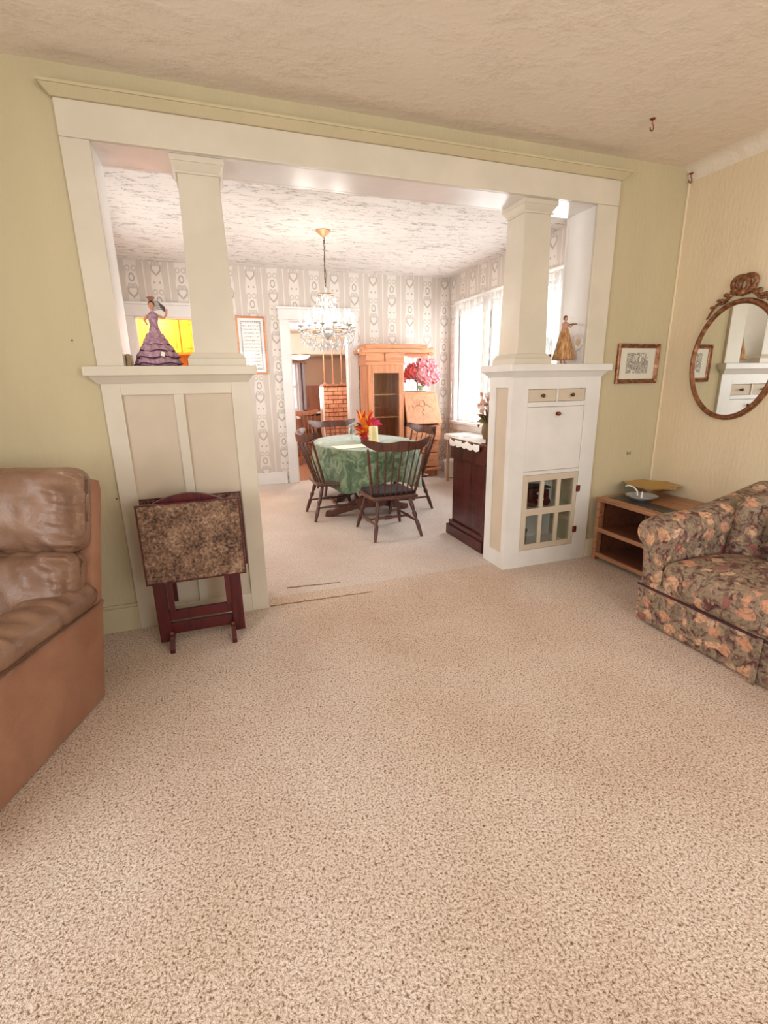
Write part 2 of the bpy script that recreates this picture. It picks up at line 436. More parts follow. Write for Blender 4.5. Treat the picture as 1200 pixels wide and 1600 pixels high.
for i in range(3):
    a = BW[0]+i*(BW[1]-BW[0])/3
    window('window_%d' % (5+i), 'y', YB, -1, a+.03, a+(BW[1]-BW[0])/3-.03, BW[2], BW[3])  # unseen back windows, added and placed for the daylight they bring

# doorway casings on the dining back wall
def casing(name, d):
    t = thing(name, None, None, kind='structure'); c = .115; z = d[3]
    for a, b in ((d[0]-c, d[0]), (d[1], d[1]+c)):
        G().box(a, b, DY-.022, DY, 0, z).build('casing', m_white, t, bevel=.004)
    G().box(d[0]-c-.01, d[1]+c+.01, DY-.026, DY, z, z+.12).build('head_casing', m_white, t, bevel=.004)
    G().box(d[0]-c-.03, d[1]+c+.03, DY-.05, DY, z+.12, z+.145).build('cap_moulding', m_white, t, bevel=.006)
    g = G(); g.box(d[0]-.002, d[0]+.015, DY, DY+.13, 0, z).box(d[1]-.015, d[1]+.002, DY, DY+.13, 0, z).box(d[0], d[1], DY, DY+.13, z-.015, z+.002)
    g.build('jamb', m_white, t, bevel=.003)
casing('trim_1', DD); casing('trim_2', KD)

# cased opening of the colonnade
t = thing('trim_3', 'cream painted casing framing the wide colonnade opening', None, kind='structure')
TX0, TX1, TZ = -1.11, 1.766, 2.352
G().box(TX0, TX1, -.004, WY0, OZ, TZ).build('head_casing', m_trim, t, bevel=.004)
g = G(); g.frustum((TX0-.005, TX1+.005, -.012, WY0, TZ), (TX0-.035, TX1+.035, -.045, WY0, TZ+.03)); g.box(TX0-.04, TX1+.04, -.05, WY0, TZ+.03, TZ+.042)
g.build('cap_moulding', m_wall, t, bevel=.003)
G().box(TX0, OX0, 0, WY0, 1.325, OZ).build('casing', m_trim, t, bevel=.004)
G().box(OX1, TX1, 0, WY0, 1.325, OZ).build('casing', m_trim, t, bevel=.004)
G().box(OX0-.02, OX0, WY0, .244, 1.325, OZ).build('jamb', m_white, t, bevel=.003)
G().box(OX1, OX1+.02, WY0, .244, 1.325, OZ).build('jamb', m_white, t, bevel=.003)
G().box(OX0-.02, OX1+.02, WY0, .244, OZ, OZ+.02).build('soffit_board', m_white, t, bevel=.003)
g = G(); g.box(TX0, TX1, .245, .268, OZ, TZ).box(TX0, OX0, .245, .268, 1.325, OZ).box(OX1, TX1, .245, .268, 1.325, OZ)
g.build('rear_casing', m_white, t, bevel=.003)

# worn edge where the two carpets meet in the opening
g = G()
for k, (a, b) in enumerate((((-.44, .02), (.17, -.005)), ((-.315, .24), (.02, .205)))):
    P = [(a[0]+(b[0]-a[0])*i/12, a[1]+(b[1]-a[1])*i/12+random.uniform(-.004, .004), .001) for i in range(13)]
    g.tube(P, [.003+random.random()*.003*(1-i/13) for i in range(13)], 5)
tag(struct('trim_carpet_seam', g, Mat('carpet_seam', rgb(150, 112, 82), .9)), 'frayed brown carpet seam across the opening beside the panelled pedestal')

# ------------------------------------------------------------------ colonnade pedestals and columns
ZL = 1.283
def ledge(t, x0, x1, mt=m_trim):
    G().box(x0, x1, -.045, .31, ZL, 1.325).build('ledge', mt, t, bevel=.005)
    g = G().frustum((x0+.045, x1-.045, -.004, .27, ZL-.035), (x0+.015, x1-.015, -.032, .30, ZL)); g.build('bed_moulding', mt, t)
p = thing('colonnade_pedestal', 'cream pedestal with two tall recessed tan panels behind the folded tray tables', 'pedestal')
PX0, PX1 = -1.11, -.447
G().box(PX0+.002, PX1-.012, .016, .265, 0, ZL-.03).build('body', m_tan, p)
for a, b in ((PX0, -1.03), (-.537, PX1)):
    G().box(a, b, 0, .016, 0, ZL-.03).build('stile', m_trim, p, bevel=.003)
G().box(-.806, -.762, 0, .016, .107, 1.195).build('mullion', m_trim, p, bevel=.003)
G().box(-1.03, -.537, 0, .016, 1.195, ZL-.03).build('top_rail', m_trim, p, bevel=.003)
G().box(-1.03, -.537, 0, .016, 0, .107).build('bottom_rail', m_trim, p, bevel=.003)
for a, b in ((-1.03, -.806), (-.762, -.537)):
    G().box(a, b, .0125, .017, .107, 1.195).build('panel', m_tan, p)
G().box(PX1-.012, PX1, .016, .265, 0, ZL-.03).build('side_board', m_trim, p, bevel=.003)
ledge(p, -1.165, -.41)

def column(x, label):
    t = thing('square_column', label, 'column', (x, .14, 1.325), group='tapered square colonnade columns')
    g = G().box(-.135, .135, -.122, .122, 0, .038); g.frustum((-.135, .135, -.122, .122, .038), (-.112, .112, -.112, .112, .062))
    g.build('base', m_trim, t, bevel=.003)
    G().frustum((-.104, .104, -.104, .104, .06), (-.088, .088, -.088, .088, .855)).build('shaft', m_trim, t, bevel=.004)
    g = G().box(-.098, .098, -.098, .098, .828, .838); g.frustum((-.090, .090, -.09, .09, .838), (-.112, .112, -.112, .112, .87)); g.box(-.115, .115, -.115, .115, .87, .894)
    g.build('capital', m_trim, t, bevel=.002)
column(-.588, 'tapered cream square column above the pedestal with two panels')
column(1.243, 'tapered cream square column above the cabinet with drawers')

# cabinet pedestal with drawers, drop door and glazed door
c = thing('colonnade_cabinet', 'cream built-in cabinet with two small drawers, drop door and six-pane glass door', 'cabinet')
CX0, CX1 = 1.093, 1.766
zt = ZL-.03
g = G()      # carcass: open behind the glass door
g.box(CX0+.014, 1.215, .018, .255, 0, zt).box(1.645, CX1, .018, .255, 0, zt).box(1.215, 1.645, .24, .255, 0, zt)
g.box(1.215, 1.645, .03, .24, .645, zt).box(1.215, 1.645, .018, .24, 0, .125)
g.build('body', m_white, c)
g = G(); g.box(CX0, 1.213, 0, .018, 0, zt).box(1.652, CX1, 0, .018, 0, zt).box(1.213, 1.652, 0, .018, 1.177, zt)
g.box(1.213, 1.652, 0, .018, 1.068, 1.098).box(1.213, 1.652, 0, .018, .634, .657).box(1.213, 1.652, 0, .018, 0, .118).box(1.427, 1.438, 0, .018, 1.098, 1.177)
g.build('face_frame', m_cab_lit, c, bevel=.002)
G().box(1.22, 1.642, .06, .238, .372, .392).build('shelf', m_cab_lit, c)
for a, b in ((1.216, 1.425), (1.440, 1.649)):
    d = G().box(a, b, .008, .03, 1.101, 1.174).build('drawer', m_tan, c, bevel=.002)
    xm = (a+b)/2; g = G().lathe([(.002, .0), (.006, .001), (.005, .010), (.011, .014), (.012, .020), (.007, .025), (.001, .026)], 12)
    g.xf(Matrix.Translation((xm, .009, 1.137)) @ Matrix.Rotation(PI/2, 4, 'X')); g.build('knob', m_bronze, d, smooth=True)
d = G().box(1.215, 1.650, .004, .03, .659, 1.066).build('drop_door', m_cab_lit, c, bevel=.003)
g = G().lathe([(.002, 0), (.012, .001), (.012, .004), (.006, .006), (.006, .012), (.013, .018), (.012, .025), (.001, .028)], 12)
g.xf(Matrix.Translation((1.443, .005, 1.022)) @ Matrix.Rotation(PI/2, 4, 'X')); o = g.build('knob', m_copper, d, smooth=True)
d = thing('glass_door', None, None); d.parent = c
g = G(); z0, z1, x0, x1 = .12, .632, 1.215, 1.65
g.box(x0, 1.255, .002, .022, z0, z1).box(1.62, x1, .002, .022, z0, z1).box(1.255, 1.62, .002, .022, z0, .158).box(1.255, 1.62, .002, .022, .59, z1)
g.box(1.255, 1.62, .004, .02, .358, .405).box(1.355, 1.384, .004, .02, .158, .358).box(1.487, 1.516, .004, .02, .158, .358).box(1.355, 1.384, .004, .02, .405, .59).box(1.487, 1.516, .004, .02, .405, .59)
g.build('door_frame', m_tan, d, bevel=.002)
for a, b in ((1.255, 1.355), (1.384, 1.487), (1.516, 1.62)):
    for e, f in ((.158, .358), (.405, .59)):
        G().box(a, b, .011, .0135, e, f).build('pane', m_cglass, d)
for zz in (.515, .225):
    g = G().box(1.643, 1.672, -.004, .003, zz-.02, zz+.02).tube([(1.652, -.006, zz-.022), (1.652, -.006, zz+.022)], .005, 8)
    tag(g.build('hinge', m_copper, c), 'copper coloured hinge')
# panelled jamb side facing the opening
g = G(); g.box(CX0, CX0+.014, .018, .04, 0, zt).box(CX0, CX0+.014, .18, .255, 0, zt).box(CX0, CX0+.014, .04, .18, 1.188, zt).box(CX0, CX0+.014, .04, .18, 0, .108)
g.build('side_frame', m_cab_lit, c, bevel=.002)
G().box(CX0+.009, CX0+.02, .04, .18, .108, 1.188).build('side_panel', m_tan, c)
ledge(c, 1.05, 1.805, m_cab_lit)

# ================================================================== ROOMS BEYOND
# kitchen seen through the left gap
struct('wall_kitchen', G().box(-2.7, -.3, 5.3, 5.4, 0, 2.5).box(-2.7, -2.6, 3.68, 5.3, 0, 2.5).box(-.3, -.2, 3.68, 5.4, 0, 2.5), m_pine)
struct('ceiling_kitchen', G().box(-2.7, -.2, 3.68, 5.4, 2.5, 2.55), m_plain)
struct('floor_kitchen', G().box(-2.7, -.2, 3.63, 5.4, -.05, 0), wood('kitchen_floor_boards', (190, 130, 80), (150, 96, 56)))
t = thing('wall_cabinet', 'orange pine wall cabinet glowing in the room behind the purple figurine', 'cabinet', (-1.3, 4.75, 1.65))
G().box(-.9, .75, 0, .5, 0, .75).build('carcass', m_pine, t, bevel=.004)
for i in range(4):
    a = -.9+i*.4125; dd = G().box(a+.008, a+.4045, -.02, 0, .02, .73).build('door', m_pine, t, bevel=.004)
    G().box(a+.06, a+.352, -.026, -.018, .075, .33).build('raised_panel', m_pine, dd, bevel=.008)
    G().box(a+.06, a+.352, -.026, -.018, .38, .68).build('raised_panel', m_pine, dd, bevel=.008)
t = thing('pendant_lamp', 'small glowing globe lamp at the left edge of the orange room', 'lamp', (-1.62, 4.55, 1.86))
G().ball((0, 0, 0), .045).build('globe', Mat('warm_globe', rgb(255, 236, 190)).emit((1, .78, .36, 1), 14), t, smooth=True)
G().tube([(0, 0, .04), (0, 0, .63)], .005, 6).build('rod', m_brass, t)
G().lathe([(.01, .60), (.05, .63), (.05, .64), (.01, .64)], 12).build('canopy', m_brass, t)
point('pendant_light', (-1.30, 4.2, 2.1), 55, (1, .62, .22), .06)

# den seen through the doorway
YD = 6.8
struct('wall_den_back', wall_holes(G(), 'y', YD, YD+.1, -.6, 2.4, 0, 2.4, [(.3, .9, .75, 1.62)]), Mat('tan_den_wall', rgb(206, 176, 152), .8))
struct('wall_den_side', G().box(-.7, -.6, 3.68, YD+.1, 0, 2.4).box(2.4, 2.5, 3.68, YD+.1, 0, 2.4), Mat('tan_den_side_wall', rgb(206, 178, 156), .8))
struct('ceiling_den', G().box(-.7, 2.5, 3.68, YD+.1, 2.05, 2.1).box(-.6, 2.4, 5.9, YD, 1.72, 2.05), m_plain)
struct('floor_den', G().box(-.7, 2.5, 3.63, YD+.1, -.05, 0), wood('den_floor_boards', (168, 120, 90), (130, 88, 64)))
window('window_8', 'y', YD, 1, .3, .9, .75, 1.62)
t = thing('curtain', 'narrow striped curtain under a wooden pelmet at the far window', 'curtain', (.97, YD-.05, .75))
G().grid(lambda u, v: (-.05+.12*u, -.03+.015*math.sin(u*PI*6), .88*v), 24, 4).build('drape', Mat('lilac_striped_cloth', rgb(214, 204, 206), .8), t, smooth=True)
G().box(-.005, .012, -.055, -.045, 0, .88).build('dark_stripe', Mat('navy_band', rgb(72, 60, 88), .8), t)
G().box(-.75, .1, -.08, .0, .86, .95).build('pelmet', m_pinkw, t, bevel=.005)
# brick divider with spindles
BX0, BX1, BY = 1.005, 1.75, 5.0
t = thing('brick_divider', 'low red brick room divider wall beyond the doorway', 'divider', (BX0, BY, 0))
G().box(.004, BX1-BX0, .008, .2, 0, 1.19).build('mortar_core', Mat('dark_mortar', rgb(96, 62, 48), .9), t)
m_br = Mat('salmon_brick', rgb(206, 142, 110), .85); _v = m_br.coords('Position'); m_br.base(m_br.ramp(m_br.noise(_v, 9, 4), [(.3, rgb(176, 112, 84)), (.6, rgb(214, 152, 118)), (.8, rgb(232, 180, 150))])); m_br.bump(m_br.noise(_v, 60, 3), .4, .006)
b0 = None; rows = 18
for r_ in range(rows):
    off = 0 if r_ % 2 == 0 else -.079
    k = 0
    while True:
        a = off+k*.158; b = a+.148; k += 1
        if a > BX1-BX0-.02: break
        a2, b2 = max(a, .0), min(b, BX1-BX0)
        if b2-a2 < .02: continue
        if b0 is None:
            b0 = G().box(0, 1, 0, .2, 0, .055).build('brick', m_br, t); bb = b0
        else: bb = share(b0, t)
        bb.location = (a2, 0, .008+r_*.0655); bb.scale = (b2-a2, 1, 1)
G().box(-.01, BX1-BX0, -.012, .21, 1.19, 1.22).build('cap_board', m_denw, t, bevel=.004)
G().box(-.022, .004, -.005, .2, 0, 1.19).build('white_corner_strip', m_white, t)
for i in range(5):
    sp = thing('turned_spindle', ['leftmost', 'second', 'third', 'fourth', 'fifth'][i]+' dark turned spindle from the left on top of the brick divider', 'spindle', (1.052+i*.142, BY+.1, 1.22), group='spindles on the brick divider')
    prof = [(.016, 0), (.018, .02), (.010, .04), (.014, .10), (.009, .25), (.012, .41), (.009, .55), (.014, .72), (.010, .78), (.018, .80), (.016, .829)]
    G().lathe(prof, 8).build('shaft', m_denw, sp, smooth=True)
    G().box(-.02, .02, -.02, .02, -.001, .03).build('foot_block', m_denw, sp)
# den furniture
t = thing('writing_desk', 'reddish wooden desk with tall back board at the end of the den', 'desk', (1.1, 6.5, 0))
G().box(-.22, .35, -.22, .2, .70, .73).build('desk_top', m_porc, t, bevel=.004)
G().box(-.07, .33, .1, .14, .73, 1.2).build('back_board', m_denw, t, bevel=.004)
g = G().lathe([(.002, 0), (.05, .002), (.04, .01), (.002, .012)], 6); g.xf(Matrix.Translation((.19, .098, .95)) @ Matrix.Rotation(PI/2, 4, 'X')); g.build('carved_rosette', m_walnut, t)
for sx in (-.2, .31):
    for sy in (-.2, .16): G().box(sx, sx+.03, sy, sy+.03, 0, .70).build('leg', m_denw, t)
G().box(-.2, .34, -.19, .17, .42, .66).build('drawer_case', m_denw, t, bevel=.004)
t = thing('small_table', 'small white topped wooden table below the far window', 'table', (.62, 5.9, 0))
G().box(-.25, .12, -.2, .2, .66, .69).build('table_top', m_porc, t, bevel=.004)
for sx in (-.22, .07):
    for sy in (-.18, .15): G().box(sx, sx+.03, sy, sy+.03, 0, .66).build('leg', m_denw, t)
t = thing('ceiling_lamp', 'white dome ceiling lamp of the den seen beside the chandelier', 'lamp', (.83, 6.0, 1.72))
G().lathe([(.19, -.001), (.185, -.03), (.14, -.07), (.06, -.09), (.003, -.095)], 20).build('dome', Mat('frosted_white_dome', rgb(240, 236, 230), .4).emit((1, .95, .9, 1), .6), t, smooth=True)
G().lathe([(.2, -.012), (.2, 0), (.003, 0)], 20).build('rim', m_brass, t)
point('den_light', (.9, 4.7, 1.75), 42, (1, .92, .86), .1)

# ================================================================== LIVING ROOM FURNITURE
# ---- brown leather recliner
def leather(name, a, b, rough):
    M = Mat(name, rgb(*a), rough, 0, .5); v = M.coords()
    n = M.noise(v, 5, 4, .55, .6); M.base(M.ramp(n, [(.3, rgb(*b)), (.65, rgb(*a))]))
    M.bump(M.noise(v, 220, 2)*.25+M.noise(v, 16, 5, .6, 2.0), .38, .008); return M
m_lea = leather('brown_leather', (146, 114, 92), (116, 84, 66), .40)
m_sue = leather('brown_suede', (164, 120, 94), (146, 102, 78), .85)
rec = thing('recliner', 'brown leather recliner with padded arms against the yellow-green wall', 'armchair', (-1.648, -.814, 0), -.347)
def side_panel(x0, x1):
    pts = [(-.42, .004), (.385, .004), (.485, .40), (-.44, .40)]
    return G().prism(pts, x0, x1, 'x')
for a, b in ((.215, .37), (-.37, -.215)):
    side_panel(a, b).build('side_panel', m_sue, rec, bevel=.012, smooth=True)
def armpad(sx):
    g = G(); rs = []
    for i in range(81):
        t_ = i/80; y = -.47+.96*t_
        sw = 1+.035*math.sin(t_*9)+(.0 if i % 1 else 0)
        pinch = 1-.10*sum(math.exp(-((t_-q)/.012)**2) for q in (.42, .72))
        e = min(1, math.sin(min(1, t_/.06)*PI/2)*.5+.5) * (1-.55*max(0, (t_-.88)/.12)**2)
        wr = .008*math.sin(t_*120)*math.exp(-((t_-.40)/.12)**2)+.004*math.sin(t_*70)
        r = []
        for k in range(18):
            q = 2*PI*k/18
            cx, cz = math.cos(q), math.sin(q)
            px = .105*math.copysign(abs(cx)**.75, cx)*pinch*e*sw
            pz = (.062 if cz > 0 else .045)*math.copysign(abs(cz)**.8, cz)*pinch*e*sw + (wr if cz > 0 else 0)
            r.append((sx*(.29)+px, y, .438+pz-.0*t_))
        rs.append(r)
    g.rings(rs); return g
for sx in (1, -1):
    o = armpad(sx).build('arm_pad', m_lea, rec, smooth=True)
    G().tube([(sx*.376, -.44, .395), (sx*.376, .0, .392), (sx*.376, .47, .392)], .006, 6).build('piping', m_lea, o, smooth=True)
def wr_fn(seed, amp=.012):
    R_ = random.Random(seed); ws = [(R_.uniform(8, 26), R_.uniform(-5, 5), R_.uniform(0, 6)) for _ in range(5)]
    def fn(o, p, h):
        k = (1-p[0]**2)*(1-p[2]**2)
        if p[1] < -.1:
            o = o+Vector((0, -.055*k, 0))
            ed = max(abs(p[0]), abs(p[2]))**3
            d = sum(math.sin(w_[0]*p[0]+w_[1]*p[2]*2+w_[2]) for w_ in ws)
            o = o+Vector((0, amp*.25*d*(.25+ed), 0))
            # gathers along the outer edge
            o = o+Vector((0, .008*math.sin(p[2]*31+p[0]*11+2*math.sin(p[2]*5))*.7*max(0, abs(p[0])-.62)/.38, 0))
            o = o+Vector((0, .010*math.sin(p[0]*26+1+p[2]*5)*max(0, -p[2]*(1 if amp < .024 else -1)-.35)/.65, 0))
        return o
    return fn
L = Matrix.Rotation(-math.atan(.25/.88), 4, 'X')      # lean back
def lean(g): return g.xf(Matrix.Translation((0, .30, 0)) @ L)
lean(G().pillow(-.37, .37, -.01, .075, .30, .925, .03, 8)).build('back_shell', m_sue, rec, smooth=True)
lean(G().pillow(-.375, .375, -.12, .02, .628, .958, .055, 44, wr_fn(3, .022))).build('headrest_cushion', m_lea, rec, smooth=True, auto=2.5)
lean(G().pillow(-.362, .362, -.135, .01, .30, .638, .055, 44, wr_fn(5, .026))).build('lumbar_cushion', m_lea, rec, smooth=True, auto=2.5)
G().pillow(-.215, .215, -.46, .30, .17, .345, .06, 14).build('seat_cushion', m_lea, rec, smooth=True)
G().pillow(-.215, .215, -.49, -.42, .04, .20, .03, 8).build('footrest_panel', m_lea, rec, smooth=True)
G().box(-.21, .21, -.40, .37, .0, .04).build('base_frame', m_black, rec)

# ---- folded tray tables on their rack
m_marb = Mat('brown_marble_laminate', rgb(120, 90, 70), .3)
_v = m_marb.coords(); _n = m_marb.noise(_v, 9, 3); _vo = X(m_marb.nt, m_marb.voronoi(_v, 75)); _n2 = m_marb.noise(_v, 42, 4, .7, 1.5)
m_marb.base(m_marb.ramp(_n2*.85+_vo*.22+(_n-.5)*.55, [(.34, rgb(40, 26, 24)), (.46, rgb(84, 60, 48)), (.56, rgb(118, 90, 70)), (.68, rgb(146, 118, 96)), (.8, rgb(184, 160, 138))]))
rack = thing('tray_table_rack', 'dark cherry wood rack with arched handle holding the folded tray tables', 'rack', (-.79, -.2, 0))
for sx in (-1, 1):
    x = sx*.172
    G().box(x-.028, x+.028, -.035, .0, .02, .70).build('post', m_cherry, rack, bevel=.004)
    g = G().prism([(-.125, 0), (-.10, 0), (-.06, .035), (.06, .035), (.10, 0), (.125, 0), (.125, .02), (.07, .065), (-.07, .065), (-.125, .02)], x-.011+sx*-.03, x+.011+sx*-.03, 'x')
    g.build('foot', m_cherry, rack, bevel=.002)
    G().lathe([(.001, 0), (.009, .001), (.009, .006), (.001, .007)], 10).xf(Matrix.Translation((x-sx*.03, -.06, .075)) @ Matrix.Rotation(PI/2, 4, 'X')).build('bolt', m_brass, rack)
G().box(-.145, .145, -.028, -.006, .125, .175).build('crossbar', m_cherry, rack, bevel=.003)
G().box(-.145, .145, -.03, -.004, .055, .11).build('crossbar', m_cherry, rack, bevel=.003)
hp = [(-.2+.4*i/20, .70+.055*max(0, math.cos((i/20-.5)*PI*1.15))**.8) for i in range(21)]
g = G().prism([(p[0], p[1]) for p in hp]+[(.2, .685), (-.2, .685)], -.03, -.008, 'y'); g.build('handle', m_cherry, rack, bevel=.002)
def tray(label, y, x0, x1, z0, z1, tilt, grp='folded tray tables'):
    t = thing('tray_table', label, 'tray table', ((x0+x1)/2, y, z0), group=grp)
    w2, h = (x1-x0)/2, z1-z0
    a = G().box(-w2, w2, -.012, .0, 0, h).xf(Matrix.Rotation(tilt, 4, 'X')).build('tray_top', m_marb, t, bevel=.003)
    g = G(); e = .006
    g.box(-w2-e, -w2, -.013, .002, -e, h+e).box(w2, w2+e, -.013, .002, -e, h+e).box(-w2, w2, -.013, .002, h, h+e).box(-w2, w2, -.013, .002, -e, 0)
    g.xf(Matrix.Rotation(tilt, 4, 'X')).build('edge_band', m_cherry, t)
    for sx in (-1, 1):
        G().box(sx*.13-.012, sx*.13+.012, .003, .018, -.16, h-.03).xf(Matrix.Rotation(tilt, 4, 'X')).build('folded_leg', m_cherry, t, bevel=.002)
    return t
tray('front folded tray table with brown marble top, hanging on the cherry rack', -.262, -1.003, -.566, .345, .715, -.02)
tray('rear folded tray table with dark edge, hanging behind the cherry rack', -.150, -1.000, -.552, .352, .716, -.06).scale = (1, 1, 1)

# ---- floral sofa
def floral():
    M = Mat('floral_tapestry', rough=.85, spec=.15); v = M.coords('Object')
    wv = M.node('ShaderNodeVectorMath', operation='ADD'); nz = M.node('ShaderNodeTexNoise'); M.link(v, nz.inputs[0]); nz.inputs['Scale'].default_value = 12; nz.inputs['Detail'].default_value = 3
    sc = M.node('ShaderNodeVectorMath', operation='SCALE'); sc.inputs['Scale'].default_value = .09; M.link(nz.outputs['Color'], sc.inputs[0])
    M.link(v, wv.inputs[0]); M.link(sc.outputs[0], wv.inputs[1]); vec = wv.outputs[0]
    fine = M.noise(vec, 55, 4, .7)
    leaf = M.ramp(M.noise(vec, 22, 3, .6, 1.2), [(.28, rgb(62, 40, 42)), (.40, rgb(112, 72, 70)), (.48, rgb(124, 110, 92)), (.58, rgb(156, 138, 116)), (.70, rgb(140, 92, 88))])
    d = X(M.nt, M.voronoi(vec, 14)); c = M.voronoi(vec, 14, out='Color'); sp = M.node('ShaderNodeSeparateColor'); M.link(c, sp.inputs[0])
    r_ = X(M.nt, sp.outputs[0]); g_ = X(M.nt, sp.outputs[1])
    fl = M.ramp(g_, [(.0, rgb(216, 172, 138)), (.35, rgb(204, 152, 122)), (.68, rgb(160, 100, 96)), (.82, rgb(206, 176, 148))], 'CONSTANT')
    petal = M.mix(fine.smooth(.42, .62)*.6, fl, rgb(122, 80, 66))
    k = (1-(d+(fine-.5)*.34).smooth(.34, .48))*r_.gt(.14)
    col = M.mix(k, leaf, petal)
    d2 = X(M.nt, M.voronoi(vec, 26)); col = M.mix((1-d2.smooth(.16, .28))*.75, col, rgb(184, 146, 118)); col = M.mix(fine.smooth(.58, .75)*.4, col, rgb(60, 42, 40))
    M.base(col); M.bump(fine, .2, .003); return M
m_flo = floral()
sofa = thing('sofa', 'floral tapestry sofa with rolled arms and channelled back under the oval mirror', 'sofa', (1.82, -1.8, 0))
SY0, SY1 = -2.78, -.82
g = G().pillow(1.365, 2.2, SY0, SY1, .0, .235, .03, 10); g.build('skirted_base', m_flo, sofa, smooth=True, world=True)
for i in range(3):
    y = SY1-.62-.52*i
    G().prism([(1.352, y-.012), (1.352, y+.012), (1.368, y+.004), (1.368, y-.004)], .0, .21, 'z').build('skirt_pleat', m_flo, sofa, world=True)
G().tube([(1.364, SY1-.01, .205), (1.362, (SY0+SY1)/2, .205), (1.364, SY0+.01, .205)], .007, 6).build('welt', Mat('maroon_welt', rgb(70, 38, 42), .8), sofa, smooth=True, world=True)
def arm(ysign, yo):
    # cross-section in (y,z), lofted along x, rising into the back
    rs = []
    for i in range(15):
        t_ = i/14; x = 1.385+.80*t_
        f = [.80, .93, 1][min(i, 2)]
        rise = .11*max(0, (t_-.30)/.7)**1.3
        prof = []
        for k in range(26):
            q = k/26
            if q < .62:
                a = -PI*.35+q/.62*PI*1.55
                prof.append((.035+.105*f*math.cos(a)*1.0, .475+rise+.095*f*math.sin(a)))
            else:
                s_ = (q-.62)/.38
                if s_ < .35: prof.append((-.055, .40+rise*(1-s_)-(.40-.06)*s_/.35))
                elif s_ < .6: prof.append((-.055+.12*(s_-.35)/.25, .05))
                else: prof.append((.075-.02*math.sin((s_-.6)/.4*PI), .05+.33*(s_-.6)/.4))
        rs.append([(x, yo+ysign*p[0], p[1]) for p in prof])
    return G().rings(rs)
arm(1, -.885).build('rolled_arm', m_flo, sofa, smooth=True, world=True)
arm(-1, SY0+.065).build('rolled_arm', m_flo, sofa, smooth=True, world=True)
for i in range(3):
    y1 = -.945-.565*i; y0 = y1-.56
    def crown(o, p, h): return o+Vector((-.018*(1-p[1]**2)*(1 if p[0] < -.3 else 0), 0, .022*(1-p[0]**2)*(1-p[1]**2)*(1 if p[2] > 0 else 0)))
    G().pillow(1.355, 1.86, y0, y1, .205, .37, .055, 14, crown).build('seat_cushion', m_flo, sofa, smooth=True, world=True)
nch = 9
for i in range(nch):
    y1 = -.90-i*(1.80/nch); y0 = y1-1.80/nch
    top = .645+.035*math.sin((i+.5)/nch*PI)
    def puff(o, p, h):
        b = .05*(1-p[1]**2)
        return o+Vector((-b*(1 if p[0] < 0 else 0)-.06*(1-p[2])*.5*(1 if p[0] < 0 else 0), 0, .012*(1-p[1]**2)*(1 if p[2] > .5 else 0)))
    G().pillow(1.86, 2.17, y0-.004, y1+.004, .25, top, .085, 10, puff).build('back_channel', m_flo, sofa, smooth=True, world=True)

# ---- end table with dishes
et = thing('end_table', 'brown oak end table with open shelves and dark inlaid top beside the sofa', 'end table', (2.04, -.41, 0))
EX0, EX1, EY0, EY1 = 1.79, 2.29, -.738, -.035
g = G(); g.box(EX0, EX1, EY0, EY1, .425, .450); g.build('table_top', m_endw, et, bevel=.004, world=True)
G().box(1.85, 1.975, EY0+.08, EY1-.05, .4495, .452).build('dark_inlay', Mat('black_slate_inlay', rgb(62, 58, 54), .3), et, world=True)
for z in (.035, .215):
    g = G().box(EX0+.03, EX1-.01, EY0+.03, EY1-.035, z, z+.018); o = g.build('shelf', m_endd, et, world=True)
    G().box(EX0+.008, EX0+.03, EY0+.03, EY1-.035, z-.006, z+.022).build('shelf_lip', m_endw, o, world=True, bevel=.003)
for y in (EY0+.005, EY1-.035):
    for x in (EX0+.005, EX1-.06):
        G().box(x, x+.045, y, y+.03, 0, .425).build('leg', m_endw, et, bevel=.003, world=True)
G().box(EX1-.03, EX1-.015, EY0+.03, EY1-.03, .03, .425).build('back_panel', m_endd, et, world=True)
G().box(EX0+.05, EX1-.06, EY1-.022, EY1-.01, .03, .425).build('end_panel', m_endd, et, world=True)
t = thing('candy_dish', 'pale iridescent glass dish with curved handle on the dark table inlay', 'dish', (1.975, -.235, .452))
G().lathe([(.002, .0), (.035, .001), (.04, .006), (.075, .02), (.095, .032), (.097, .036), (.07, .028), (.03, .012), (.002, .010)], 20, wob=lambda q, z: 1+.03*math.sin(6*q)).build('bowl', m_irid, t, smooth=True)
G().tube([(-.015, .02, .03), (-.012, .03, .06), (-.03, .045, .085), (-.06, .06, .095), (-.075, .07, .088)], [.006, .006, .005, .004, .003], 8).build('handle', m_irid, t, smooth=True)
G().tube([(0, .0, .015), (.002, .0, .06)], [.008, .004], 8).build('stopper', m_porc, t, smooth=True)
t = thing('ruffled_bowl', 'amber ruffled glass bowl standing behind the pale dish', 'bowl', (2.13, -.165, .4505))
def ruf(q, z): return 1+(.10*math.sin(7*q)+.04*math.sin(14*q))*max(0, (z-.02)/.07)
G().lathe([(.003, .001), (.045, .0), (.04, .012), (.055, .03), (.10, .055), (.15, .075), (.165, .082), (.14, .073), (.09, .054), (.04, .03), (.003, .022)], 42, wob=ruf).build('bowl', m_amber, t, smooth=True)
G().lathe([(.046, 0), (.05, .004), (.042, .014), (.038, .014)], 24).build('foot_ring', m_amber, t, smooth=True)

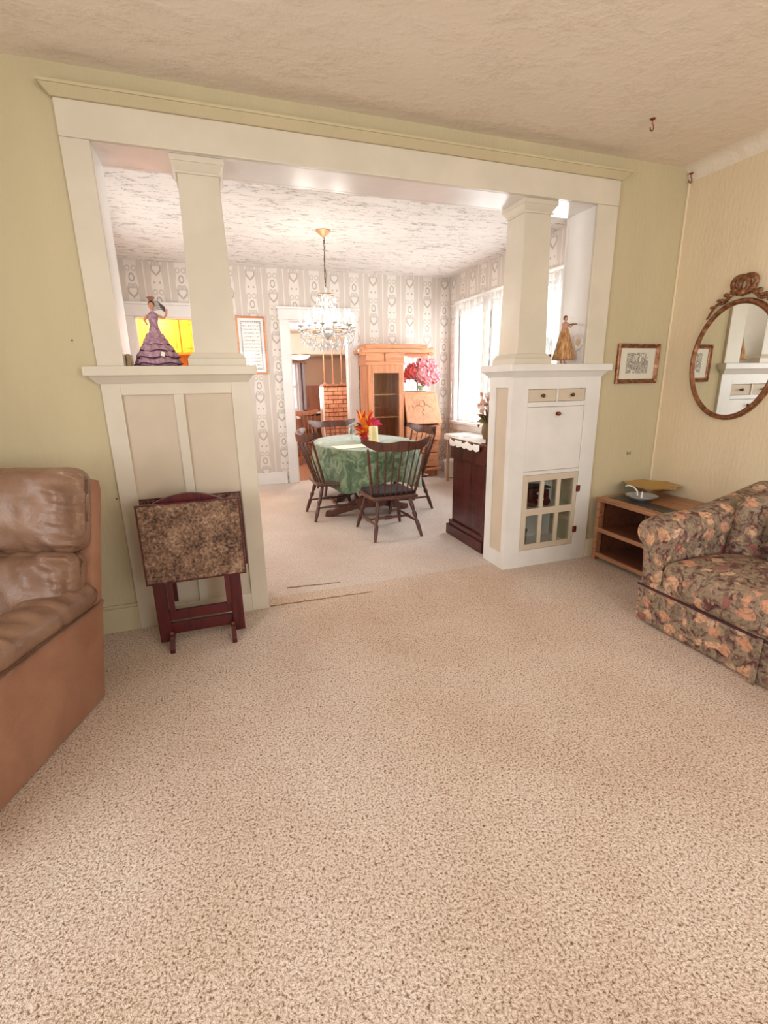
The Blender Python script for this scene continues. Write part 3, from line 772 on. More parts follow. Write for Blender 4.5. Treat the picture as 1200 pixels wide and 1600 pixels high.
# ---- framed print, mirror and small fixings on the walls
fr = thing('framed_print', 'small black and white print in a gilt frame on the yellow wall', 'picture', (2.065, .02, 1.325))
def frame4(g, w2, h2, b, d):
    prof = [(0, 0), (0, -d), (b*.35, -d*1.25), (b*.7, -d*.7), (b, -d*.55), (b, 0)]
    cs = [(-1, -1), (1, -1), (1, 1), (-1, 1)]
    rs = [[(sx*(w2-p[0]), p[1], sz*(h2-p[0])) for p in prof] for sx, sz in cs]
    return g.rings(rs, closed=True)
frame4(G(), .176, .126, .028, .016).build('frame', m_gilt, fr)
m_etch = Mat('etched_print', rough=.6); _x, _y, _z = m_etch.xyz('Object'); _v = m_etch.coords()
_n = m_etch.noise(_v, 26, 5, .7, 1.5); _l = m_etch.noise(m_etch.coords('Object', (40, 1, 220)), 2, 3)
_in = (1-_x.abs().smooth(.088, .098))*(1-(_z-.004).abs().smooth(.062, .070))
m_etch.base(m_etch.mix(_in*((_n-.5).abs().smooth(.0, .06)*-1+1).max((_n+_l*.3).smooth(.68, .8)), rgb(226, 220, 202), rgb(96, 84, 74)))
G().box(-.15, .15, -.006, -.003, -.1, .1).build('print', m_etch, fr)
G().box(-.15, .15, -.009, -.008, -.1, .1).build('glazing', m_glaze, fr)

mi = thing('oval_mirror', 'oval gilt framed mirror with ribbon bow crest above the sofa', 'mirror', (XR, -.445, 1.322))
A_, B_ = .268, .347
rs = []
for i in range(64):
    q = 2*PI*i/64; c_, s_ = math.cos(q), math.sin(q)
    prof = [(0, 0), (.004, -.02), (.012, -.028), (.022, -.024), (.028, -.014), (.032, -.012), (.034, 0)]
    rs.append([(p[1], (A_-p[0])*c_, (B_-p[0])*s_) for p in prof])
G().rings(rs, closed=True).build('frame', m_gilt, mi, smooth=True, auto=1.2)
g = G(); n = 64
g.poly([(-.011, (A_-.03)*math.cos(2*PI*i/n), (B_-.03)*math.sin(2*PI*i/n)) for i in range(n)]+[(-.006, (A_-.03)*math.cos(2*PI*i/n), (B_-.03)*math.sin(2*PI*i/n)) for i in range(n)],
       [list(range(n)), list(range(n, 2*n))[::-1]]+[(i, (i+1) % n, n+(i+1) % n, n+i) for i in range(n)])
g.build('mirror_glass', m_mirror, mi)
cr = thing('bow_crest', None, None); cr.parent = mi
for sx in (-1, 1):
    P = [(-.018, sx*(.005+.052*math.sin(q)*(.6+.4*math.sin(q/2))+.02*math.sin(q/2)), .372+.045*(1-math.cos(q))) for q in [i*2*PI/18 for i in range(19)]]
    G().tube(P, .0095, 8, flat=1.5).build('ribbon_loop', m_gilt, cr, smooth=True)
    P = [(-.016, sx*(.03+.17*u), .372-.022*u-.085*u*u+.012*math.sin(u*11)) for u in [i/16 for i in range(17)]]
    G().tube(P, [.012-.007*i/16 for i in range(17)], 8).build('ribbon_tail', m_gilt, cr, smooth=True)
    for k in range(7):
        u = .12+k*.12; G().ball((-.02, sx*(.035+.165*u), .385-.02*u-.085*u*u+.008*(-1)**k), .016-.001*k, 8, 5, (.7, 1.3, .8)).build('carved_leaf', m_gilt, cr, smooth=True)
G().ball((-.022, 0, .375), .02, 10, 6, (.8, 1, 1.1)).build('knot', m_gilt, cr, smooth=True)

def hook(loc, label):
    t = thing('ceiling_hook', label, 'hook', loc, group='small metal hooks near the ceiling')
    G().lathe([(.002, 0), (.013, -.001), (.012, -.005), (.004, -.009), (.002, -.01)], 10).build('rosette', m_copper, t)
    G().tube([(0, 0, -.005), (0, 0, -.02), (.008, 0, -.03), (.012, 0, -.044), (.004, 0, -.054), (-.008, 0, -.05), (-.011, 0, -.04)], .003, 6).build('hook_wire', m_copper, t, smooth=True)
hook((1.584, -.365, ZC), 'small copper coloured hook screwed into the tan ceiling')
hook((2.29, -.01, ZC-.035), 'small dark hook at the top of the wall corner')
def nail(loc, label):
    g = G().lathe([(.001, 0), (.0035, .001), (.0035, .002), (.0012, .003), (.0012, .014), (.001, .014)], 8).xf(Matrix.Translation(loc) @ Matrix.Rotation(-PI/2, 4, 'X'))
    g.xf(Matrix.Translation((0, 0, 0))); tag(g.build('wall_nail', m_iron), label, 'nail', 'wall nails')
nail((-1.195, .0145, 1.438), 'tiny nail in the yellow-green wall left of the tall casing')
nail((-1.125, .0145, .704), 'tiny nail in the wall low beside the recliner top')
t = thing('wire_clip', 'small wire clip on the yellow wall above the end table', 'clip', (2.087, .02, .725))
for dx in (-.012, .012): G().tube([(dx, -.003, -.012), (dx, -.003, .012)], .0018, 5).build('prong', m_bronze, t)
G().tube([(-.012, -.004, 0), (.012, -.004, 0)], .0018, 5).build('bar', m_bronze, t)

# ================================================================== FIGURINES ON THE LEDGES
ZS = 1.325
m_lilac = Mat('lilac_satin', rgb(158, 118, 138), .55); _v = m_lilac.coords(); m_lilac.base(m_lilac.ramp(m_lilac.noise(_v, 60, 3), [(.35, rgb(146, 108, 128)), (.65, rgb(196, 160, 172))]))
m_plum = Mat('plum_lace', rgb(72, 40, 58), .7); m_skin = Mat('porcelain_skin', rgb(206, 150, 118), .45); m_hair = Mat('dark_hair', rgb(46, 26, 24), .6)
la = thing('dancer_figurine', 'figurine of a dancer in a tiered lilac ruffled gown on the ledge', 'figurine', (-.862, .12, ZS))
def skirt_w(q, z): return 1+.05*math.sin(9*q)+.03*math.sin(17*q+z*60)
G().lathe([(.088, .0), (.094, .02), (.078, .05), (.062, .085), (.044, .12), (.030, .15), (.023, .175), (.021, .185)], 36, wob=skirt_w).build('skirt', m_lilac, la, smooth=True)
for k, (r, z) in enumerate(((.099, .018), (.090, .048), (.074, .078), (.058, .106), (.045, .128))):
    def wv(q, zz, k=k): return 1+.055*math.sin(8*q+k*1.3)+.03*math.sin(19*q+k)
    tr = G().lathe([(r*.80, z+.028), (r*.95, z+.016), (r*1.03, z), (r*.98, z-.010), (r*.90, z+.0)], 44, wob=wv).build('ruffle_tier', m_lilac, la, smooth=True)
    P = [(math.cos(q)*r*1.03*wv(q, 0), math.sin(q)*r*1.03*wv(q, 0), z-.005+.004*math.sin(5*q+k)) for q in [2*PI*i/60 for i in range(60)]]
    G().tube(P, .0032, 5, closed=True).build('ruffle_trim', m_plum, tr)
G().lathe([(.021, .18), (.019, .20), (.023, .222), (.026, .236), (.018, .248), (.008, .254), (.0075, .268)], 16).build('bodice', m_lilac, la, smooth=True)
hd = G().ball((0, -.002, .281), .0155, 12, 8, (.85, .95, 1.15)).build('head', m_skin, la, smooth=True)
G().ball((0, .003, .288), .016, 10, 7, (.95, .95, 1)).build('hair', m_hair, hd, smooth=True)
G().ball((0, -.0165, .281), .0025, 6, 4).build('nose', m_skin, hd, smooth=True)
g = G(); 
for i in range(12):
    a = -1.2+2.4*i/11; g.tube([(.002*a, .006, .30), (.014*a, .008, .318+.006*math.cos(a))], .003, 5)
g.build('comb_mantilla', Mat('brown_lace', rgb(150, 104, 92), .7), la)
G().tube([(.022, 0, .238), (.05, -.005, .226), (.062, -.006, .245), (.066, -.004, .268)], [.007, .006, .005, .004], 8).build('arm', m_skin, la, smooth=True)
G().tube([(-.022, 0, .238), (-.038, -.008, .215), (-.026, -.02, .192)], [.007, .006, .004], 8).build('arm', m_skin, la, smooth=True)
g = G()
for i in range(9):
    u = i/8; g.tube([(.004, .004, .30-.04*u), (.03+.01*u, .004, .290-.035*u+.012), (.06, -.002, .275-.022*u)], .0012, 4)
g.build('lace_veil', Mat('dark_lace_thread', rgb(96, 82, 78), .8), la)
G().box(.008, .024, -.092, -.088, .052, .072).xf(Matrix.Rotation(.25, 4, 'Y')).build('price_tag', m_porc, la)
tag(G().box(-.985-.010, -.968-.010, .06, .16, ZS, ZS+.058).build('wooden_block', Mat('tan_wood_block', rgb(176, 150, 112), .5), bevel=.003), 'small tan wooden block standing left of the dancer figurine', 'block')

m_gold = Mat('ochre_silk', rgb(186, 136, 84), .6); _v = m_gold.coords('Object', (1, 1, .15)); m_gold.base(m_gold.ramp(m_gold.noise(_v, 90, 3), [(.35, rgb(146, 98, 58)), (.65, rgb(212, 166, 112))]))
gl = thing('maiden_figurine', 'figurine of a woman in a long ochre dress carrying a tray on the ledge', 'figurine', (1.530, .10, ZS))
def drape(q, z): return 1+(.11*math.sin(7*q)+.05*math.sin(13*q))*max(0, (.21-z)/.19)
G().lathe([(.062, .028), (.066, .033), (.056, .08), (.045, .13), (.033, .18), (.022, .212), (.018, .222)], 40, wob=drape).build('skirt', m_gold, gl, smooth=True)
for sx in (-1, 1):
    G().tube([(sx*.013, 0, .04), (sx*.013, 0, .016), (sx*.016, -.012, .006)], [.007, .006, .006], 8).build('leg', m_skin, gl, smooth=True)
G().ball((.0, 0, .004), .022, 12, 4, (1.3, 1, .18)).build('base', m_porc, gl, smooth=True)
G().lathe([(.018, .22), (.021, .236), (.022, .246), (.014, .256), (.006, .26), (.006, .266)], 14).build('bodice', Mat('dusty_rose_bodice', rgb(186, 146, 128), .6), gl, smooth=True)
hd = G().ball((0, -.001, .277), .0125, 12, 8, (.88, .95, 1.1)).build('head', m_skin, gl, smooth=True)
G().ball((0, .003, .284), .0135, 10, 6).build('hair_bun', Mat('auburn_hair', rgb(112, 70, 58), .6), hd, smooth=True)
G().ball((-.011, .002, .276), .006, 8, 5).build('side_curl', Mat('auburn_curl', rgb(112, 70, 58), .6), hd, smooth=True)
G().tube([(.018, 0, .247), (.034, -.012, .226), (.044, -.014, .238)], [.006, .005, .004], 8).build('arm', m_skin, gl, smooth=True)
G().tube([(-.018, 0, .247), (-.026, -.008, .22), (-.014, -.02, .205)], [.006, .005, .004], 8).build('arm', m_skin, gl, smooth=True)
G().lathe([(.002, 0), (.024, .001), (.026, .006), (.002, .006)], 14, (.050, -.012, .241)).build('tray', m_brass, gl)
pl = thing('decorative_plate', 'small white round plate hung on the glossy jamb beside the ochre figurine', 'plate', (OX1, .066, 1.46))
G().lathe([(.002, .002), (.022, .002), (.026, .006), (.046, .011), (.050, .014), (.049, .016), (.026, .010), (.020, .006), (.002, .006)], 30).xf(Matrix.Rotation(-PI/2, 4, 'Y')).build('plate_disc', m_porc, pl, smooth=True)
G().lathe([(.019, .0075), (.0205, .009), (.022, .0078)], 30).xf(Matrix.Rotation(-PI/2, 4, 'Y')).build('gold_ring', Mat('pale_gold_line', rgb(206, 190, 156), .4), pl, smooth=True)
dm = thing('glass_dome', 'clear glass dome with a red band standing behind the ochre dress', 'dome', (1.475, .205, ZS))
G().lathe([(.040, .0), (.041, .10), (.036, .145), (.022, .175), (.003, .185)], 22).build('dome_glass', m_vglass, dm, smooth=True)
G().lathe([(.036, .05), (.037, .052), (.037, .066), (.036, .068)], 22).build('red_band', Mat('red_ribbon', rgb(204, 84, 70), .5), dm, smooth=True)
G().lathe([(.002, 0), (.046, 0), (.046, .008), (.002, .008)], 22).build('dome_base', m_porc, dm)

# things inside the glazed cabinet
cc = thing('model_coach', 'dark brown model coach with white trim on the shelf behind the glass door', 'model', (1.41, .13, .392))
G().pillow(-.085, .045, -.05, .05, .03, .135, .02, 6).build('coach_body', m_mahog, cc, smooth=True)
G().box(-.09, .075, -.055, .055, .13, .142).xf(Matrix.Rotation(.08, 4, 'Y')).build('roof', m_black, cc, bevel=.004)
G().box(.045, .09, -.035, .035, .05, .11).build('driver_box', m_cherry, cc, bevel=.004)
G().box(-.06, .09, -.058, -.05, .04, .052).build('white_rail', m_porc, cc)
for x in (-.045, .055):
    for y in (-.055, .055):
        G().lathe([(.004, -.006), (.028, -.006), (.032, 0), (.028, .006), (.004, .006)], 14).xf(Matrix.Translation((x, y, .032)) @ Matrix.Rotation(PI/2, 4, 'X')).build('wheel', m_cherry, cc)
G().ball((-.02, -.055, .095), .008, 8, 5).build('lamp', m_porc, cc, smooth=True)
jj = thing('storage_jar', 'grey glass jar with a dark rim on the cabinet floor behind the lower left pane', 'jar', (1.305, .13, .126))
G().lathe([(.002, 0), (.042, .0), (.046, .01), (.046, .075), (.044, .085), (.04, .085), (.04, .01), (.002, .006)], 20).build('jar_body', thin_glass('grey_glass', (.78, .8, .8, 1), .2), jj, smooth=True)
G().lathe([(.042, .084), (.048, .086), (.048, .102), (.04, .104), (.04, .086)], 20).build('rim', m_black, jj, smooth=True)
G().lathe([(.002, .008), (.037, .008), (.037, .05), (.002, .055)], 14).build('contents', Mat('pale_shells', rgb(206, 196, 180), .8), jj, smooth=True)

# ================================================================== DINING ROOM
# ---- windsor chairs: local front is +y, origin on the floor
def windsor(label, loc, rz, wm, shade_pad=False):
    t = thing('windsor_chair', label, 'chair', loc, rz, group='windsor chairs around the dining table')
    def saddle(o, p, h):
        k = (1-p[0]**2)*(1-p[1]**2)
        tap = 1-.10*(-p[1] if p[1] < 0 else 0)-.12*max(0, p[1])**2
        return Vector((o.x*tap, o.y-.012*p[0]**2*(1 if p[1] > 0 else 0), o.z-(.014*k if p[2] > 0 else 0)))
    G().pillow(-.215, .215, -.20, .205, .322, .356, .018, 12, saddle).build('seat', wm, t, smooth=True)
    if shade_pad: G().pillow(-.185, .185, -.165, .175, .346, .378, .016, 10).build('seat_shadow', Mat('seat_shadow_black', rgb(38, 26, 28), .8), t, smooth=True)  # black slab standing in for the dark shadow on the near seat
    for sx in (-1, 1):
        for sy in (-1, 1):
            a = Vector((sx*.135, sy*.135, .328)); b = Vector((sx*.205, sy*.235, 0))
            rr = [(0, .011), (.10, .016), (.20, .019), (.30, .016), (.36, .011), (.40, .019), (.46, .020), (.52, .013), (.58, .011), (.62, .017), (.75, .018), (.9, .014), (1, .011)]
            G().tube([a+(b-a)*u for u, _ in rr], [q for _, q in rr], 10).build('leg', wm, t, smooth=True)
    zz = .125; f_ = 1-zz/.328
    lx, ly = .135+.07*f_, .135+.10*f_
    for sx in (-1, 1):
        rr = [(0, .008), (.2, .010), (.4, .013), (.5, .017), (.6, .013), (.8, .010), (1, .008)]
        G().tube([(sx*lx, -ly+2*ly*u, zz) for u, _ in rr], [q for _, q in rr], 8).build('stretcher', wm, t, smooth=True)
    rr = [(0, .008), (.2, .010), (.38, .012), (.42, .016), (.5, .018), (.58, .016), (.62, .012), (.8, .010), (1, .008)]
    G().tube([(-lx+2*lx*u, .0, zz) for u, _ in rr], [q for _, q in rr], 8).build('stretcher', wm, t, smooth=True)
    # curved crest rail with upturned ears
    rs = []
    for i in range(25):
        u = -1+2*i/24; x = .285*u; y = -.315+.115*u*u; z = .757+.020*(1-u*u)*.4+.052*(max(0, abs(u)-.5)/.5)**1.6
        hh = .026+.012*math.cos(u*PI/2)-.006*max(0, abs(u)-.8)/.2 + .004*math.cos(u*9); tk = .011+.004*max(0, abs(u)-.85)/.15
        rs.append([(x, y-tk, z-hh), (x, y+tk, z-hh), (x, y+tk*1.2-.004, z), (x, y+tk*.8-.010, z+hh), (x, y-tk*.8-.012, z+hh), (x, y-tk*1.2-.004, z)])
    G().rings(rs).build('crest_rail', wm, t, smooth=True, auto=1.0)
    for i in range(9):
        u = -1+2*i/8; post = i in (0, 8)
        a = Vector((.185*u, -.175+.045*u*u, .345)); b = Vector((.245*u, -.315+.115*(.245*u/.285)**2, .742+.004*u*u))
        if post: rr = [(0, .009), (.1, .012), (.2, .016), (.28, .011), (.32, .016), (.36, .012), (.6, .011), (.8, .012), (1, .009)]
        else: rr = [(0, .0055), (.3, .0085), (.55, .0065), (1, .0045)]
        G().tube([a+(b-a)*q for q, _ in rr], [r for _, r in rr], 8).build('back_post' if post else 'spindle', wm, t, smooth=True)
    return t
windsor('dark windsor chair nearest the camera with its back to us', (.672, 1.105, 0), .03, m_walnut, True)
windsor('dark windsor chair on the doorway side of the green table', (.375, 1.83, 0), -PI/2+.02, m_walnut)
windsor('windsor chair at the far end of the table before the doorway', (.66, 2.83, 0), PI-.02, m_walnut)
windsor('windsor chair between the green table and the oak secretary', (1.09, 1.84, 0), PI/2+.06, m_walnut)
windsor('wooden chair in the den beside the brick divider', (.72, 5.1, 0), PI+.15, m_denw)

# ---- table, cloth and what stands on it
TC, TA, TB, TH = (.80, 2.15), .51, .77, .645
tb = thing('dining_table', 'oval pedestal dining table hidden by a green cloth', 'table', (TC[0], TC[1], 0))
g = G(); n = 40
g.rings([[(TA*math.cos(2*PI*i/n)*k, TB*math.sin(2*PI*i/n)*k, z) for i in range(n)] for z, k in ((TH-.03, .97), (TH-.015, 1), (TH, .99))])
g.build('table_top', m_walnut, tb, smooth=True)
G().box(-.3, .3, -.5, .5, TH-.09, TH-.03).build('apron', m_walnut, tb, bevel=.004)
for sy in (-1, 1):
    cy = -.53 if sy < 0 else .33; px_ = .10*sy
    G().lathe([(.06, .1), (.08, .14), (.082, .2), (.06, .26), (.045, .32), (.055, .42), (.05, .5), (.08, TH-.09)], 18, (px_, cy, 0)).build('pedestal', m_walnut, tb, smooth=True)
    for sx in (-1, 1):
        P = [(-.01, .21), (.10, .20), (.25, .12), (.40, .055), (.45, .05), (.46, .0), (.40, .0), (.28, .035), (.12, .085), (-.01, .09)]
        G().prism(P, -.035, .035, 'y').xf(Matrix.Translation((px_, cy, 0)) @ Matrix.Rotation((PI+.42*sy if sx < 0 else -.42*sy) + (.55 if sx < 0 and sy < 0 else 0)*0, 4, 'Z')).build('foot', m_walnut, tb, bevel=.008)
m_green = Mat('green_damask', rgb(92, 122, 88), .75, 0, .3); _v = m_green.coords('Object', (1, 1, 1)); _n = m_green.noise(_v, 9, 3, .6, 1.8); _n2 = m_green.noise(_v, 60, 2)
m_green.base(m_green.ramp(_n, [(.35, rgb(72, 96, 70)), (.5, rgb(98, 120, 90)), (.62, rgb(134, 152, 120))])); m_green.bump(_n2, .15, .003)
m_green.b.inputs['Sheen Weight'].default_value = .4
cl = thing('tablecloth', 'green damask tablecloth draped over the oval dining table', 'tablecloth', (TC[0], TC[1], TH+.002))
def cloth(u, v):
    q = 2*PI*u; c_, s_ = math.cos(q), math.sin(q)
    if v < .4:
        k = v/.4; return (TA*c_*k*1.0, TB*s_*k*1.0, .002)
    d = (v-.4)/.6; drop = .27+.12*abs(math.sin(2*q))**2.2
    fold = (math.sin(13*q+.7)*.5+math.sin(7*q+2)*.35+math.sin(23*q)*.18)
    out = .012*math.sin(min(1, d*6)*PI/2)+.022*d+fold*.030*d**.8
    z = -drop*max(0, d-.04)/.96-.004*min(1, d*8)
    return ((TA+out)*c_, (TB+out)*s_, z+.002)
G().grid(cloth, 120, 30, cu=True).build('cloth', m_green, cl, smooth=True, auto=3)
ZT_ = TH+.006
pm = tag(G().box(-.16, .16, -.11, .11, 0, .003).xf(Matrix.Translation((.555, 1.80, ZT_)) @ Matrix.Rotation(.10, 4, 'Z')).build('place_mat', Mat('cream_paper', rgb(240, 236, 214), .7)), 'cream paper place mat on the near side of the green cloth', 'place mat')
t = thing('pillar_candle', 'fat ivory candle on a small white saucer beside the red flowers', 'candle', (.865, 2.06, ZT_))
G().lathe([(.002, 0), (.048, .0), (.046, .15), (.040, .158), (.02, .15), (.002, .15)], 20).build('wax', Mat('ivory_wax', rgb(232, 216, 158), .4), t, smooth=True)
G().lathe([(.002, -.002), (.07, -.002), (.085, .006), (.083, .009), (.05, .002), (.002, .002)], 24).build('saucer', m_porc, t, smooth=True)
G().tube([(0, 0, .148), (.002, 0, .168)], .002, 5).build('wick', m_black, t)
t = thing('goblet', 'clear stemmed goblet standing left of the red flowers', 'glass', (.70, 2.28, ZT_))
G().lathe([(.003, .0), (.034, .0), (.03, .004), (.006, .01), (.005, .06), (.012, .075), (.03, .095), (.036, .13), (.034, .165), (.032, .165), (.034, .13), (.026, .096), (.003, .085)], 18).build('glass_body', m_vglass, t, smooth=True)
G().lathe([(.004, .0), (.036, .0), (.036, .003), (.004, .003)], 18).build('foot', m_porc, t, smooth=True)
fv = thing('flower_arrangement', 'red, orange and pink silk flowers in a vase on the green table', 'flowers', (.80, 2.16, ZT_))
G().lathe([(.002, 0), (.035, .001), (.045, .03), (.035, .07), (.028, .09), (.024, .09), (.002, .06)], 16).build('vase', Mat('dark_red_glass', rgb(168, 38, 34), .2), fv, smooth=True)
m_or = Mat('orange_petal', rgb(244, 128, 40), .6); m_rd = Mat('red_petal', rgb(214, 46, 40), .6); m_pk = Mat('magenta_petal', rgb(228, 60, 110), .6); m_yl = Mat('yellow_petal', rgb(248, 182, 70), .6); m_lf = Mat('dark_green_leaf', rgb(50, 66, 46), .6)
def leafblade(base, tip, w_, bend=.02):
    b = Vector(base); e = Vector(tip); d = e-b; sd = d.cross(Vector((.3, .9, .2))).normalized()
    g = G(); pr = []
    for i in range(6):
        u = i/5; wd = w_*math.sin(PI*(.12+.86*u))**.8; p_ = b+d*u+Vector((0, 0, bend*math.sin(PI*u)))
        pr.append((p_-sd*wd, p_+Vector((0, -.004, .002)), p_+sd*wd))
    g.poly([q for r in pr for q in r], [(i*3+j, i*3+j+1, i*3+j+4, i*3+j+3) for i in range(5) for j in range(2)]); return g
R_ = random.Random(4)
for i in range(70):
    a = R_.uniform(0, 2*PI); hgt = R_.uniform(.08, .30) if i < 44 else R_.uniform(.0, .12); rad = R_.uniform(.05, .15)*(1-.25*hgt)
    base = (R_.uniform(-.015, .015), R_.uniform(-.015, .015), .05+hgt*.25)
    leafblade(base, (math.cos(a)*rad*.8, math.sin(a)*rad*.7, .05+hgt*.95), R_.uniform(.013, .022)).build('petal', [m_or, m_rd, m_or, m_yl, m_rd][i % 5], fv, smooth=True)
for i in range(12):
    a = R_.uniform(-1.2, .9); leafblade((.10, -.02, .15), (.135+.05*math.cos(a*2+i), -.02+.03*math.sin(i*2), .19+.045*math.sin(a+i)), .020).build('petal', m_pk, fv, smooth=True)
for i in range(4): leafblade((0, 0, .1), (-.13+.02*i, .03*i-.04, .14+.03*(i % 2)), .008, .04).build('leaf', m_lf, fv, smooth=True)

# ---- crystal chandelier
CHX, CHY = .43, 2.02
ch = thing('chandelier', 'lit crystal chandelier with candle bulbs hanging in the dining room', 'chandelier', (CHX, CHY, 0))
G().lathe([(.065, DZ-.001), (.066, DZ-.008), (.05, DZ-.02), (.02, DZ-.045), (.006, DZ-.055)], 18).build('ceiling_canopy', Mat('tan_brass', rgb(206, 164, 120), .4, .4), ch, smooth=True)
cn = thing('chain', None, None); cn.parent = ch
z = DZ-.055; k = 0; lk = None
while z > 2.09:
    if lk is None:
        P = [(math.cos(q)*.006, 0, math.sin(q)*.014) for q in [2*PI*i/10 for i in range(10)]]
        lk = G().tube(P, .002, 5, closed=True).build('chain_link', m_bronze, cn); o = lk
    else: o = share(lk, cn)
    o.location = (math.sin(k*.35)*.004, 0, z-.014); o.rotation_euler = (0, 0, (k % 2)*PI/2+.3); z -= .0225; k += 1
G().tube([(.006, 0, DZ-.05), (.012, .002, 2.40), (-.004, 0, 2.30), (.008, -.002, 2.18), (.0, 0, 2.06)], .0025, 6).build('cord', m_bronze, ch, smooth=True)
G().lathe([(.006, 2.08), (.02, 2.07), (.01, 2.04), (.03, 2.0), (.012, 1.95), (.016, 1.86), (.03, 1.80), (.014, 1.76), (.045, 1.71), (.06, 1.68), (.03, 1.65), (.008, 1.62)], 16).build('centre_stem', m_crystal, ch, smooth=True)
ct = [(.045, 2.03), (.07, 2.0), (.085, 1.975)]
for r_, z_ in ((.075, 2.01), (.13, 1.70), (.24, 1.70)):
    G().tube([(r_*math.cos(2*PI*i/32), r_*math.sin(2*PI*i/32), z_) for i in range(32)], .004, 6, closed=True).build('metal_ring', m_brass, ch)
bulb0 = cand0 = cup0 = None
def octa(g, c, r, h):
    x, y, z_ = c; b = [(x+r, y, z_), (x, y+r, z_), (x-r, y, z_), (x, y-r, z_), (x, y, z_+h*.4), (x, y, z_-h*.6)]
    return g.poly(b, [(0, 1, 4), (1, 2, 4), (2, 3, 4), (3, 0, 4), (1, 0, 5), (2, 1, 5), (3, 2, 5), (0, 3, 5)])
drop0 = octa(G(), (0, 0, 0), .011, .05).build('crystal_drop', m_crystal, ch)
first = True
def drop(loc, s=1):
    global first
    if first: o = drop0; first = False
    else: o = share(drop0, ch)
    o.location = loc; o.scale = (s, s, s)
for i in range(12):
    q = 2*PI*i/12+.13; inner = i % 2 == 1; rr = .17 if inner else .255; zc = 1.755 if inner else 1.735
    c_, s_ = math.cos(q), math.sin(q)
    P = [(.02*c_, .02*s_, 1.70), (.08*c_, .08*s_, 1.665), (.6*rr*c_, .6*rr*s_, 1.66), (.9*rr*c_, .9*rr*s_, 1.685), (rr*c_, rr*s_, zc)]
    ar = G().tube(P, .006, 8).build('arm', m_crystal, ch, smooth=True)
    if cand0 is None:
        cup0 = G().lathe([(.004, -.012), (.026, .0), (.030, .006), (.012, .002), (.004, .002)], 12).build('drip_cup', m_crystal, ar, smooth=True)
        cand0 = G().lathe([(.010, 0), (.010, .072), (.004, .076)], 10).build('candle_sleeve', m_candle, ar, smooth=True)
        bulb0 = G().lathe([(.006, 0), (.013, .012), (.014, .022), (.009, .040), (.003, .056), (.001, .062)], 10).build('bulb', m_bulb, ar, smooth=True)
        cu_, ca_, bu_ = cup0, cand0, bulb0
    else: cu_, ca_, bu_ = share(cup0, ar), share(cand0, ar), share(bulb0, ar)
    cu_.location = ca_.location = (rr*c_, rr*s_, zc); bu_.location = (rr*c_, rr*s_, zc+.075)
    for dq, dz in ((0, -.04), (.09, -.03), (-.09, -.03)): drop(((rr+.012)*math.cos(q+dq), (rr+.012)*math.sin(q+dq), zc+dz), .8)
for rr, z_, n_, s_ in ((.235, 1.60, 22, 1.15), (.16, 1.565, 16, 1.25), (.08, 1.55, 9, 1.2), (.085, 1.97, 14, .8), (.05, 1.93, 8, .8)):
    for i in range(n_): drop((rr*math.cos(2*PI*i/n_), rr*math.sin(2*PI*i/n_), z_+.012*(i % 2)), s_)
g = G(); nb = 0
for i in range(12):      # swags of beads between the arms and the crown
    q0 = 2*PI*i/12+.13; q1 = q0+2*PI/12
    for k in range(13):
        u = k/12; q = q0+(q1-q0)*u; sag = .055*math.sin(PI*u)
        octa(g, (.245*math.cos(q), .245*math.sin(q), 1.70-sag), .0065, .016)
        octa(g, (.245*(1-u)*math.cos(q0)+.075*u*math.cos(q0), .245*(1-u)*math.sin(q0)+.075*u*math.sin(q0), 1.72+.26*u**1.8-.02*math.sin(PI*u)), .0055, .016)
        octa(g, (.235*(1-u)*math.cos(q0), .235*(1-u)*math.sin(q0), 1.66-.085*math.sin(PI*(.15+.6*u))), .006, .016)
tag(g.build('bead_swags', m_crystal, ch), 'strings of clear crystal beads', kind='stuff')
for i in range(4):
    q = PI/2*i+.5; point('chandelier_light', (CHX+.20*math.cos(q), CHY+.20*math.sin(q), 1.84), 2.6, (1, .92, .85), .05)

# ---- oak secretary with bookcase
se = thing('oak_secretary', 'honey oak secretary desk with glazed bookcase and mirror against the wallpaper', 'secretary desk', (1.66, 3.36, 0))
def B(name, x0, x1, y0, y1, z0, z1, mat=m_oak, par=se, bev=.004): return G().box(x0, x1, y0, y1, z0, z1).build(name, mat, par, bevel=bev, world=True)
yb = DY-.03; yf = 3.19
B('back_panel', 1.18, 2.10, yb-.02, yb, .1, 1.62)
B('side_panel', 1.165, 1.19, yf+.01, yb-.02, .04, 1.46); B('side_panel', 1.625, 1.65, yf+.01, yb-.02, .04, 1.46)
B('side_panel', 2.10, 2.13, yf+.08, yb-.02, .04, 1.10)
B('bookcase_top', 1.15, 1.66, yf-.01, yb, 1.44, 1.475, m_oakx)
B('bookcase_floor', 1.19, 1.625, yf+.02, yb-.02, .12, .14)
B('plinth', 1.165, 2.13, yf+.02, yb-.02, .0, .12)
for z_ in (.42, .80, 1.08): B('shelf', 1.19, 1.625, yf+.04, yb-.02, z_, z_+.015)
dr = thing('glass_door', None, None); dr.parent = se
g = G(); g.box(1.175, 1.245, yf-.015, yf+.01, .14, 1.44).box(1.575, 1.64, yf-.015, yf+.01, .14, 1.44).box(1.245, 1.575, yf-.015, yf+.01, 1.345, 1.44).box(1.245, 1.575, yf-.015, yf+.01, .14, .24)
g.build('door_frame', m_oak, dr, bevel=.004, world=True)
G().box(1.245, 1.575, yf-.004, yf, .24, 1.345).build('pane', m_cglass, dr, world=True)
